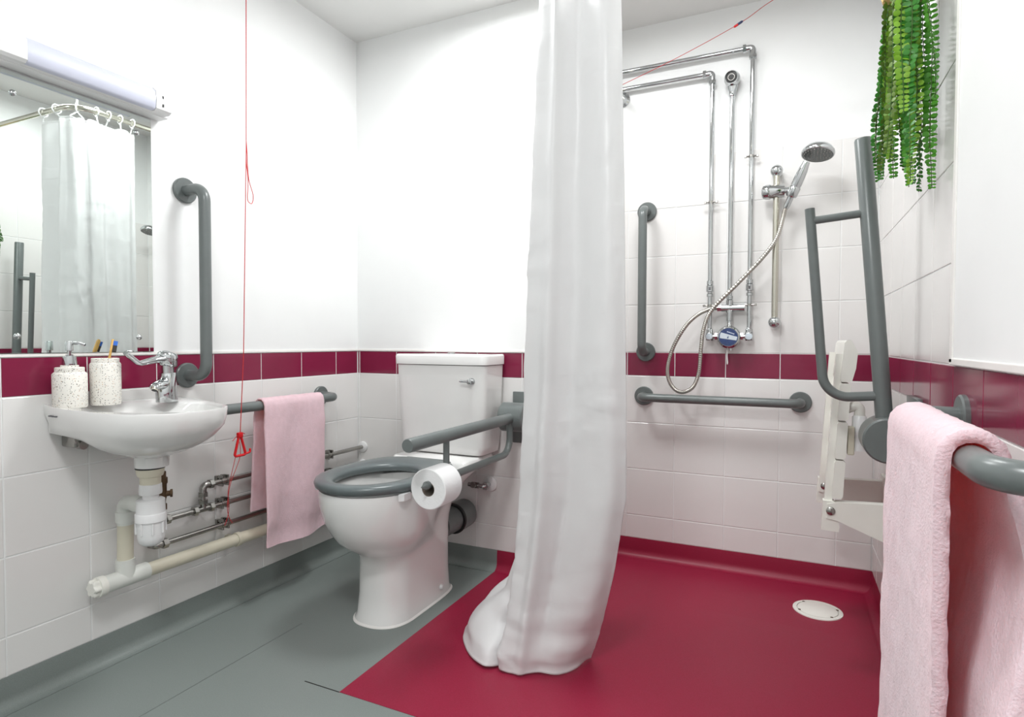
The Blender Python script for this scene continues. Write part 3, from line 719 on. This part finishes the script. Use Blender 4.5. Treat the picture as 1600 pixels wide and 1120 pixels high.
# roll on the rail
RX, RZ = .812, .4905
t = thing('toilet_roll', 'white toilet roll on the lower bar of the lowered rail', 'toilet roll', (RX, 1.51, RZ-.061))
def rr(r, y): return [(RX+r*math.cos(2*PI*k/48), y, RZ+r*math.sin(2*PI*k/48)) for k in range(48)]
mk('paper', loft([rr(.0215, 1.463), rr(.058, 1.462), rr(.0605, 1.464), rr(.0608, 1.51), rr(.0605, 1.556), rr(.058, 1.558), rr(.0215, 1.557)], False, False), M['paper'], t)
mk('core', loft([rr(.0215, 1.4625), rr(.0215, 1.5575), rr(.0205, 1.5575), rr(.0205, 1.4625), rr(.0215, 1.4625)], False, False), M['card'], t)
# water inlet stub beside the toilet
t = thing('inlet_stub', 'chrome water inlet stub with white collar on the wall behind the toilet', 'pipe', (.674, D1, .346))
mk('collar', lathe([(.031, 0), (.030, .006), (.024, .010), (.0005, .0105)], (.674, D1-.002, .347), (0, -1, 0), 32), M['wplast'], t)
mk('stub', sweep(fillet([(.674, D1-.008, .347), (.674, D1-.05, .347), (.60, D1-.05, .349)], .012, 6), .0085, 14), M['chrome'], t)
mk('stub_nut', compression((.674, D1-.036, .347), (0, -1, 0), .013, .014), M['chrome'], t)
mk('valve', join(lathe([(.012, 0), (.012, .03)], (.645, D1-.05, .348), (-1, 0, 0), 16), lathe([(.008, 0), (.008, .016), (.011, .017), (.011, .022)], (.632, D1-.05, .348), (0, -1, .2), 14)), M['steel'], t)

# ------------------------------------------------------------------ shower curtain on its rail
RXL, RYN, RZL = 1.103, 1.572, 1.957
t = thing('curtain_rail', 'white L-shaped curtain rail from the shower wall to the right wall', 'curtain rail', (RXL, 2.0, RZL-.03))
mk('rail', sweep(fillet([(RXL, D2-.004, RZL), (RXL, RYN, RZL), (W-.018, RYN, RZL)], .10, 12), .0115, 16), M['bar'], t)
mk('end_flange', lathe([(.032, 0), (.032, .006), (.022, .012), (.016, .03)], (RXL, D2, RZL), (0, -1, 0), 28), M['chrome'], t)
mk('end_flange', lathe([(.032, 0), (.032, .006), (.022, .012), (.016, .03)], (W, RYN, RZL), (-1, 0, 0), 28), M['chrome'], t)
mk('ceiling_hanger', lathe([(.0045, RZL+.008), (.0045, H-.006), (.02, H-.005), (.02, H)], (RXL+.03, RYN+.03, 0), (0, 0, 1), 14), M['wplast'], t)
KEYS = [  # height, plan control points from the free end round the corner to the far end
 (1.905, [(1.345, 1.575), (1.275, 1.570), (1.19, 1.568), (1.115, 1.578), (1.118, 1.615), (1.10, 1.635), (1.10, 1.685), (1.103, 1.74), (1.103, 1.79), (1.103, 1.845)]),
 (1.30, [(1.360, 1.575), (1.285, 1.565), (1.19, 1.555), (1.093, 1.566), (1.100, 1.610), (1.083, 1.635), (1.083, 1.685), (1.090, 1.74), (1.097, 1.79), (1.10, 1.845)]),
 (.80, [(1.368, 1.575), (1.290, 1.558), (1.185, 1.545), (1.076, 1.560), (1.087, 1.606), (1.063, 1.635), (1.063, 1.685), (1.072, 1.74), (1.085, 1.79), (1.10, 1.845)]),
 (.50, [(1.368, 1.585), (1.288, 1.555), (1.18, 1.535), (1.066, 1.553), (1.080, 1.602), (1.050, 1.632), (1.045, 1.685), (1.055, 1.745), (1.070, 1.80), (1.09, 1.85)]),
 (.30, [(1.335, 1.600), (1.255, 1.555), (1.16, 1.525), (1.058, 1.540), (1.074, 1.598), (1.040, 1.622), (1.025, 1.690), (1.030, 1.75), (1.045, 1.81), (1.07, 1.865)]),
 (.17, [(1.305, 1.615), (1.230, 1.545), (1.145, 1.508), (1.050, 1.515), (1.068, 1.580), (1.020, 1.590), (.975, 1.665), (.960, 1.745), (1.000, 1.82), (1.05, 1.88)]),
 (.105, [(1.290, 1.625), (1.220, 1.540), (1.14, 1.495), (1.046, 1.497), (1.064, 1.565), (.985, 1.550), (.905, 1.635), (.890, 1.735), (.940, 1.83), (1.02, 1.89)]),
 (.045, [(1.270, 1.635), (1.215, 1.532), (1.135, 1.482), (1.045, 1.480), (1.060, 1.545), (.985, 1.487), (.868, 1.595), (.848, 1.705), (.880, 1.82), (.98, 1.89)]),
 (.004, [(1.256, 1.640), (1.210, 1.528), (1.135, 1.475), (1.045, 1.472), (1.055, 1.535), (.995, 1.460), (.858, 1.585), (.832, 1.695), (.870, 1.82), (.97, 1.89)]),
]
def PLEAT(u, tz):
    # a few broad folds with crisper ridges on the near leg, shallow ones past the corner
    def ridge(c, w_, a): 
        k = (u-c)/w_; return a*math.exp(-k*k)
    near = ridge(.07, .045, .7)+ridge(.175+.02*tz, .04, -.9)+ridge(.245+.012*tz, .016, .7)
    far = (.55*math.sin(2*PI*(3.6*u)+.9+.4*tz)+.18*math.sin(2*PI*8*u+2*tz))*(1-.6*max(0, tz-.9)/.1)
    s = max(0, min(1, (u-.50)/.12)); return near*(1-s)+far*s
def curtain():
    t = thing('shower_curtain', 'white satin shower curtain hanging bunched with its hem on the floor', 'curtain', (1.12, 1.65, .003))
    NU, NZ = 190, 120
    curves = [(z, catmull([(x, y, 0) for x, y in pts], 40)) for z, pts in KEYS]
    def plan(u, z):
        for (za, ca_), (zb, cb_) in zip(curves, curves[1:]):
            if z >= zb or zb == curves[-1][0]:
                s = max(0, min(1, (za-z)/(za-zb)))
                def at(c):
                    f = u*(len(c)-1); i = min(int(f), len(c)-2); return c[i].lerp(c[i+1], f-i)
                return at(ca_).lerp(at(cb_), s)
    zs = []
    for k in range(NZ+1):
        s = k/NZ; zs.append(1.905*(1-s)**1.25+.004)
    rows = []
    for z in zs:
        z = min(z, 1.905)
        row = []
        P = [plan(i/NU, z) for i in range(NU+1)]
        hi = min(1, z/.25)
        for i in range(NU+1):
            u = i/NU
            d = (P[min(i+1, NU)]-P[max(i-1, 0)]); d = d.normalized(); nrm = V((-d.y, d.x, 0))
            # soft vertical pleats whose number falls and width grows downwards
            tz = 1-z/1.905
            amp = lerp(.026, .034, tz)*(.35+.65*hi)
            w = PLEAT(u, tz)
            cr_ = noise.noise(V((u*9, z*6, 1.7)))*.0055+noise.noise(V((u*22, z*26, 4.)))*.0022
            # short crisp creases pressed across the cloth
            g_ = noise.noise(V((u*5.5+2, z*11, 3.3))); k_ = noise.noise(V((u*4, z*4, 9.1)))
            cr_ += .0060*max(0, 1-abs(g_)*9)*max(0, k_+.15)
            # the puddled hem crumples
            low = max(0, 1-z/.20)
            cr_ += low*noise.noise(V((u*7, z*22, 8.)))*.022
            p = P[i]+nrm*(amp*w+cr_)
            zz = z
            if z > 1.88: zz -= .010*(1-abs(math.cos(u*PI*7)))
            lowz = max(0, 1-z/.06)
            zz += lowz*(abs(noise.noise(V((u*8, 3, 2))))*.030+.004)*(1 if z > .02 else .5)
            row.append(V((p.x, p.y, max(.0035, zz))))
        rows.append(row)
    c = mk('cloth', loft(rows, False, False, closed=False), M['curtain'], t, angle=180)
    sm = c.modifiers.new('thickness', 'SOLIDIFY'); sm.thickness = .0012; sm.offset = 0
    # sewn top hem and side hem
    top = rows[2]
    mk('top_hem', sweep([q+V((0, 0, .004)) for q in rows[0][::3]], .0022, 6), M['curtain'], t)
    return rows[0]
ctop = curtain()
GR = 'curtain rings'
RINGS = [(.03, 'white curtain ring at the free end of the bunched curtain, nearest the right wall'), (.17, 'second white curtain ring from the free end of the curtain'), (.31, 'third white curtain ring from the free end of the curtain'),
         (.46, 'white curtain ring just past the rail corner'), (.63, 'second white curtain ring past the rail corner'), (.74, 'third white curtain ring past the rail corner'), (.85, 'fourth white curtain ring past the rail corner'), (.96, 'white curtain ring at the wall end of the bunched curtain')]
for u, lab in RINGS:
    q = ctop[int(u*(len(ctop)-1))]
    # nearest point of the rail and its direction
    if q.y < RYN+.06 and q.x > RXL+.06: c = V((q.x, RYN, RZL)); ax = V((0, 1, 0))
    elif q.y > RYN+.09: c = V((RXL, q.y, RZL)); ax = V((1, 0, 0))
    else: c = V((RXL+.03, RYN+.03, RZL)); ax = V((1, 1, 0)).normalized()
    t = thing('curtain_ring', lab, 'curtain ring', (c.x, c.y, q.z-.01), GR)
    up = V((0, 0, 1)); pts = [c+ax*(.019*math.cos(a))+up*(.019*math.sin(a)) for a in [PI*2*k/18-PI/2+.5 for k in range(17)]]
    hook = [V((q.x, q.y, q.z-.012)), V((q.x, q.y, q.z+.01))+ax*.004]
    mk('hook', sweep([hook[0], hook[1]]+[c-up*.019]+pts, .0028, 8), M['wplast'], t)
    mk('glider', lathe([(.005, -.004), (.0055, 0), (.005, .004)], c-up*.021, up, 10), M['wplast'], t)

# ------------------------------------------------------------------ shower plumbing
YS = D2-.030
X1, X2, X3 = 1.473, 1.548, 1.621
def clip(x, z, t):
    mk('pipe_clip', join(lathe([(.0098, -.005), (.0098, .005)], (x, YS, z), (0, 0, 1), 16), box((x-.005, YS, z-.005), (x+.005, D2-.001, z+.005)), sweep([(x-.024, YS-.002, z), (x+.024, YS-.002, z)], .0035, 8), box((x-.026, YS-.006, z-.0045), (x-.017, YS+.004, z+.0045), .001, 1), box((x+.017, YS-.006, z-.0045), (x+.026, YS+.004, z+.0045), .001, 1)), M['steel'], t)
def shower_pipe(label, x, ztop, clips):
    t = thing('shower_pipe', label, 'pipe', (x, YS, .95), 'exposed shower pipes')
    mk('tube', sweep(fillet([(XS+.004, YS, ztop), (x, YS, ztop), (x, YS, .965)], .010, 6), .0088, 16), M['chrome'], t)
    mk('elbow', sweep(fillet([(x-.032, YS, ztop), (x, YS, ztop), (x, YS, ztop-.030)], .012, 6), .0118, 16), M['chrome'], t)
    mk('nut', compression((x-.036, YS, ztop), (1, 0, 0), .0125, .012), M['chrome'], t); mk('nut', compression((x, YS, ztop-.042), (0, 0, 1), .0125, .013), M['chrome'], t)
    v = mk('check_valve', lathe([(.0095, 1.105), (.0125, 1.106), (.0125, 1.117), (.0095, 1.119), (.0095, 1.124), (.0145, 1.126), (.0145, 1.150), (.010, 1.152), (.0128, 1.154), (.0128, 1.168), (.009, 1.17)], (x, YS, 0), (0, 0, 1), 12), M['chrome'], t)
    mk('valve_arrow', box((x-.0035, YS-.0155, 1.131), (x+.0035, YS-.0135, 1.143)), M['text'], v, False)
    for z in clips: clip(x, z, t)
    mk('bottom_nut', lathe([(.013, .963), (.013, .975), (.009, .978)], (x, YS, 0), (0, 0, 1), 16), M['chrome'], t)
    return t
shower_pipe('left chrome shower pipe, the lower of the two under the ceiling', X1, 1.990, [1.482, 1.070])
shower_pipe('right chrome shower pipe, the higher of the two under the ceiling', X3, 2.062, [1.645, 1.070])
t = thing('shower_mixer', 'chrome shower mixer valve with blue dial between the two pipes', 'shower mixer', (X2, YS, .92))
mk('body', sweep([(X1, YS, .947), (X3, YS, .947)], .0085, 16), M['chrome'], t)
for x in (X1, X3):
    e = mk('inlet_elbow', join(lathe([(.013, .93), (.0145, .934), (.0145, .96), (.012, .966)], (x, YS, 0), (0, 0, 1), 18), lathe([(.0145, 0), (.0145, .012)], (x, YS, .947), (0, -1, 0), 18)), M['chrome'], t)
    mk('service_cap', lathe([(.0135, 0), (.0125, .004), (.0005, .0045)], (x, YS-.012, .947), (0, -1, 0), 18), M['silver'], e)
    sx = 1 if x < X2 else -1
    mk('union_nut', compression((x+sx*.022, YS, .947), (sx, 0, 0), .0120, .012), M['chrome'], t)
dial = mk('dial', lathe([(.041, -.012), (.0445, -.006), (.0445, .030), (.041, .038), (.0365, .040), (.036, .038), (.0005, .038)], (X2, YS+.004, .944), (0, -1, 0), 40), M['chrome'], t)
dy = YS+.004-.0385
def dface(f, y):
    pts = [(X2+.0355*math.cos(2*PI*k/40), y, .944+.0355*math.sin(2*PI*k/40)) for k in range(40)]; return pts
mk('dial_face', loft([dface(0, dy+.001), dface(0, dy-.0006)]), M['blue'], dial, False)
sa = math.radians(-20); cx_, sx_ = math.cos(sa), math.sin(sa)
def dp(a, b, y): return (X2+a*cx_-b*sx_, y, .944+a*sx_+b*cx_)
mk('dial_stripe', loft([[dp(a, b, y) for a, b in ((-.0325, .008), (.031, .012), (.0325, -.002), (-.029, -.0145), (-.0325, -.004))] for y in (dy-.0005, dy-.0012)]), M['silver'], dial, False)
for k in range(7):
    a0 = -.012+k*.0042
    mk('dial_lettering', loft([[dp(a, b, y) for a, b in ((a0, .0165), (a0+.003, .0165), (a0+.003, .0165+random.uniform(.003, .0045)), (a0, .0205))] for y in (dy-.0005, dy-.0011)]), M['textw'], dial, False)
mk('dial_pointer', loft([[dp(a, b, y) for a, b in ((-.004, -.006), (.002, -.005), (-.001, .006))] for y in (dy-.0011, dy-.0017)]), M['blue'], dial, False)
mk('test_point', join(lathe([(.006, 0), (.006, .018)], (X2+.006, YS-.004, .89), (0, 0, 1), 12), lathe([(.003, 0), (.003, .01)], (X2-.006, YS-.01, .893), (0, 0, 1), 8)), M['chrome'], t)
mk('dial_tag', sweep(catmull([(X2-.004, YS-.012, .90), (X2-.005, YS-.014, .87), (X2-.003, YS-.013, .845), (X2-.005, YS-.014, .838), (X2-.007, YS-.014, .87), (X2-.006, YS-.012, .90)], 4), .0012, 6), M['wplast'], t)
# riser from mixer to the fixed head
t = thing('shower_riser', 'middle chrome shower pipe with a diverter rising to the fixed head', 'pipe', (X2, YS, .98), 'exposed shower pipes')
mk('outlet', lathe([(.010, .975), (.010, .99), (.0085, .992), (.0085, 1.006), (.011, 1.008), (.011, 1.045)], (X2, YS, 0), (0, 0, 1), 18), M['chrome'], t)
mk('diverter', join(sweep([(X2-.030, YS, 1.060), (X2+.056, YS, 1.060)], .0155, 20), lathe([(.0135, 1.04), (.0135, 1.09), (.010, 1.092), (.0125, 1.094), (.0125, 1.106), (.009, 1.108)], (X2, YS, 0), (0, 0, 1), 18)), M['chrome'], t)
mk('hose_union', compression((X2-.046, YS, 1.060), (1, 0, 0), .0120, .018), M['chrome'], t)
mk('tube', sweep([(X2, YS, 1.09), (X2, YS, 1.90)], .0090, 16), M['chrome'], t)
mk('head_neck', lathe([(.009, 1.885), (.0125, 1.888), (.0125, 1.905), (.018, 1.918), (.020, 1.93)], (X2, YS, 0), (0, 0, 1), 20), M['chrome'], t)
hd = mk('fixed_head', lathe([(.022, -.026), (.027, -.020), (.030, .010), (.028, .022), (.025, .030), (.0245, .034), (.022, .034), (.0215, .026), (.0005, .026)], (X2, YS-.004, 1.952), (-.05, -1, -.12), 32), M['chrome'], t)
mk('rose', lathe([(.0212, .0255), (.0205, .030), (.012, .031), (.011, .034), (.006, .0345), (.0005, .034)], (X2, YS-.004, 1.952), (-.05, -1, -.12), 32), M['black'], hd)
mk('rose_ring', lathe([(.0125, .031), (.0125, .0335), (.0100, .0335), (.0100, .031)], (X2, YS-.004, 1.952), (-.05, -1, -.12), 24), M['steel'], hd)
# slide rail with handset
BX, BY = 1.712, D2-.055
t = thing('slide_rail', 'satin steel slide rail with ball ends on the shower wall', 'slide rail', (BX, BY, .99))
mk('bar', sweep([(BX, BY, 1.005), (BX, BY, 1.565)], .0115, 20), M['bar'], t)
for z in (1.000, 1.572):
    mk('ball_end', join(sphere((BX, BY, z), .0225, 20, 12), lathe([(.012, 0), (.012, .035), (.018, .037), (.018, D2-BY)], (BX, BY, z), (0, 1, 0), 16)), M['chrome'], t)
sl = mk('slider', join(lathe([(.0005, -.052), (.016, -.051), (.0245, -.046), (.0275, -.036), (.0275, -.022), (.0245, -.018), (.0225, .028), (.0005, .030)], (BX, BY-.006, 1.493), (1, 0, 0), 24)), M['chrome'], t)
HA = V((1.757, BY-.025, 1.452)); HB = V((1.812, BY-.055, 1.578)); hdv = (HB-HA).normalized()
mk('handset_cradle', lathe([(.0165, .012), (.0200, .018), (.0205, .046), (.0185, .050), (.0150, .048), (.0130, .014)], HA, hdv, 20), M['chrome'], t)
mk('cradle_arm', sweep([(BX+.02, BY-.010, 1.493), tuple(HA+hdv*.040)], .012, 14), M['chrome'], t)
t = thing('shower_handset', 'chrome hand shower with round head in the slide rail cradle', 'shower head', tuple(HA))
mk('handle', sweep([HA, HA+hdv*.03, HA+hdv*.06, HA+hdv*.11, HA+hdv*.142], [.0105, .0135, .0185, .0170, .0120], 20), M['chrome'], t)
fn = V((-.10, -.24, -.95)).normalized()
hc = HB+V((.036, -.010, .030))
hdh = mk('head', lathe([(.0005, -.022), (.030, -.020), (.046, -.012), (.054, .000), (.0555, .008), (.0535, .013), (.050, .0145)], hc, fn, 40), M['chrome'], t)
mk('spray_face', lathe([(.050, .010), (.0497, .0148), (.0005, .0152)], hc, fn, 40), M['rail'], hdh)
fx, fy, _ = frame(fn); noz = []
for rad_, cnt in ((.011, 6), (.022, 12), (.033, 18), (.044, 24)):
    for k in range(cnt):
        a = 2*PI*k/cnt; noz.append(lathe([(.0022, .0145), (.0014, .0172)], hc+fx*(rad_*math.cos(a))+fy*(rad_*math.sin(a)), fn, 6))
mk('nozzles', join(*noz), M['steel'], hdh)['kind'] = 'stuff'
# hose
t = thing('shower_hose', 'flexible steel shower hose looping down over the low rail', 'hose', (1.42, D2-.08, .72))
HY = D2-.075
hp = [HA+hdv*.005, HA-hdv*.035, (1.735, HY, 1.385), (1.715, HY, 1.315), (1.665, HY, 1.242), (1.575, HY, 1.145), (1.49, HY, 1.056), (1.458, HY, .985), (1.447, HY, .90), (1.440, HY+.002, .808), (1.420, HY+.004, .748), (1.385, HY+.006, .7235), (1.352, HY+.006, .728), (1.324, HY+.004, .765), (1.318, HY, .825), (1.340, HY, .905), (1.385, HY, .985), (1.43, HY+.01, 1.032), (1.475, HY+.035, 1.056), (X2-.040, YS, 1.060)]
hpath = catmull([V(q) for q in hp], 44)
rad = [.0074+(.0010 if (i % 4) < 2 else 0) for i in range(len(hpath))]
mk('hose_tube', sweep(hpath, rad, 10), M['hose'], t, angle=180)
mk('hose_cone', lathe([(.0092, -.03), (.011, -.02), (.0115, .006)], HA, hdv, 16), M['chrome'], t)

# ------------------------------------------------------------------ folded shower seat
def shower_seat():
    YN, YFR = 1.88, 2.225
    HX, HZ = 1.877, .452
    t = thing('folding_shower_seat', 'white slatted shower seat folded up beside the right wall', 'shower seat', (1.95, 2.05, .37))
    lean = .047
    def P(h, o, y): # height above hinge along the leaning seat, o = towards the wall
        return V((HX+.012+lean*h+o, y, HZ+h))
    slats = [(.035, .142), (.146, .250), (.254, .358)]
    for h0, h1 in slats:
        b = box((0, 0, 0), (1, 1, 1), .0)
        prof = [(h0, -.008), (h0+.006, -.012), (h1-.006, -.012), (h1, -.008), (h1, .010), (h1-.006, .015), (h0+.006, .015), (h0, .010)]
        mk('slat', loft([[P(h, o, y) for h, o in pr] for y, pr in ((YN, prof), (YN+.004, prof), (YFR-.004, prof), (YFR, prof))]), M['cplast'], t, angle=50)
    prof = [(.362, -.008), (.368, -.012), (.47, -.008), (.478, -.002), (.478, .008), (.468, .014), (.445, .026), (.40, .024), (.365, .017), (.362, .010)]
    mk('slat', loft([[P(h, o, y) for h, o in prof] for y in (YN, YFR)]), M['cplast'], t, angle=50, label='front slat with a rolled edge')
    for y in (YN+.012, YFR-.032):
        mk('seat_rail', loft([[P(h, o, yy) for h, o in ((-.02, -.030), (.44, -.026), (.44, -.008), (-.02, -.010))] for yy in (y, y+.022)]), M['cplast'], t, False)
    for y, s in ((YN-.004, -1), (YFR-.03, -1)):
        pr = [(HX-.012, .430), (HX-.010, .470), (HX+.018, .478), (W-.012, .484), (W-.012, .366), (HX+.02, .424)]
        arm = mk('wall_arm', loft([[V((x, yy, z)) for x, z in pr] for yy in (y, y+.030)]), M['cplast'], t, False)
        mk('foot_plate', loft([[V((x, yy, z)) for x, z in ((HX-.024, .395), (HX-.020, .478), (HX+.008, .478), (HX+.022, .408), (HX+.020, .393))] for yy in (y+.004, y+.032)]), M['cplast'], arm, False)
        mk('pivot_bolt', lathe([(.0115, 0), (.0115, .004), (.008, .0065), (.0005, .007)], (HX-.001, y, HZ), (0, -1, 0), 20), M['steel'], arm)
        mk('wall_foot', box((W-.014, y-.02, .35), (W, y+.05, .50), .004), M['cplast'], arm, False)
    hk = mk('prop_leg', sweep(fillet([P(.285, .012, YN+.03), V((1.945, YN+.03, HZ+.300)), V((1.945, YN+.03, .66))], .035, 8), .0135, 16), M['cplast'], t)
    mk('rubber_foot', lathe([(.0185, 0), (.0190, .05), (.0180, .094), (.0145, .098)], (1.945, YN+.03, .622), (0, 0, 1), 20), M['wplast'], hk)
    mk('catch', box((1.915, YN+.008, .61), (1.932, YN+.03, .69), .003), M['ypipe'], t, False)
shower_seat()

# ------------------------------------------------------------------ floor drain
t = thing('floor_drain', 'round cream drain cover in the crimson shower floor', 'drain', (1.866, 2.275, .0012))
DXc, DYc = 1.866, 2.278
mk('outer_ring', lathe([(.078, 0), (.0775, .003), (.070, .0045), (.0655, .0045), (.065, .002)], (DXc, DYc, .0012), (0, 0, 1), 48, True, False), M['cplast'], t)
mk('cover', lathe([(.063, 0), (.0625, .0042), (.060, .005), (.0005, .0052)], (DXc, DYc, .0012), (0, 0, 1), 48), M['cplast'], t)
for a in (.3, 2.3, 3.6, 5.4):
    c = V((DXc+.0635*math.cos(a), DYc+.0635*math.sin(a), .005))
    mk('drain_slot', box(c-V((.004, .003, .002)), c+V((.004, .003, .0018))), M['bronze'], t, False)

# ------------------------------------------------------------------ hanging plant
def plant():
    t = thing('hanging_plant', 'trailing green plant hanging from a basket high on the right wall', 'plant', (1.99, 1.54, 1.25))
    bx, by, bz = 1.985, 1.555, 1.665
    mk('basket', lathe([(.03, 0), (.045, .01), (.058, .06), (.064, .12), (.064, .13), (.058, .13), (.05, .06), (.03, .02), (.0005, .02)], (bx, by, bz), (0, 0, 1), 24), M['wicker'], t)
    mk('hook', sweep(fillet([(W-.001, by, bz+.20), (bx, by, bz+.20), (bx, by, bz+.125)], .02, 5), .003, 8), M['steel'], t)
    rng = random.Random(4)
    mats = ['leafA', 'leafB', 'leafB', 'leafC', 'leafA', 'leafD']
    spots = []
    for i in range(30):
        fy_ = (i+.5)/30; y = lerp(1.435, 1.695, (fy_*13.3) % 1.0)+rng.uniform(-.008, .008); x = rng.uniform(1.938, 2.036)
        spots.append((x, y))
    for i, (x, y) in enumerate(spots):
        zb = 1.24+rng.uniform(0, .10) if rng.random() < .8 else 1.34+rng.uniform(0, .12)
        zb += .25*abs(y-1.54)
        ztop = 1.80
        ph = rng.uniform(0, 6)
        def sp(z):
            k = (ztop-z)/.5
            sx = lerp(lerp(bx, x, .55), x, min(1, k*1.4)); sy = lerp(lerp(by, y, .55), y, min(1, k*1.4))
            return V((min(sx, W-.016)+.004*math.sin(z*17+ph), sy+.006*math.sin(z*13+ph*1.7), z))
        zs = [ztop-(ztop-zb)*k/14 for k in range(15)]
        st = mk('strand', sweep([sp(z) for z in zs], .0009, 5), M['stem'], t)
        vs, fs = [], []; z = ztop-.01; k = 0; tw = rng.gauss(.15, .5); size = rng.uniform(.0062, .0076)
        while z > zb:
            c = sp(z); frac = (z-zb)/(ztop-zb); s = size*(.55+.45*min(1, frac*5))
            tw += rng.uniform(-.18, .18)
            for sd_ in (0, PI):
                a = tw+sd_+rng.uniform(-.2, .2)
                d = V((math.cos(a), math.sin(a), rng.uniform(-.25, .25))).normalized()
                side = d.cross(V((0, 0, 1))).normalized(); up = side.cross(d)
                tilt = rng.uniform(-.9, .2); side2 = (V((0, 0, 1))*math.cos(tilt)+side*math.sin(tilt)).normalized(); nr = d.cross(side2)
                b = len(vs); cen = c+d*(s*1.05)
                vs.append(cen+nr*(s*.22))
                for q in range(7):
                    an = 2*PI*q/7; vs.append(cen+d*(s*math.cos(an))+side2*(s*.88*math.sin(an)))
                vs.append(cen-nr*(s*.10))
                for q in range(7):
                    fs.append((b, b+1+q, b+1+(q+1) % 7)); fs.append((b+8, b+1+(q+1) % 7, b+1+q))
            z -= s*1.75; k += 1
        mk('leaves', (vs, fs), M[mats[rng.randrange(6)]], st, True, kind='stuff', angle=30)
plant()
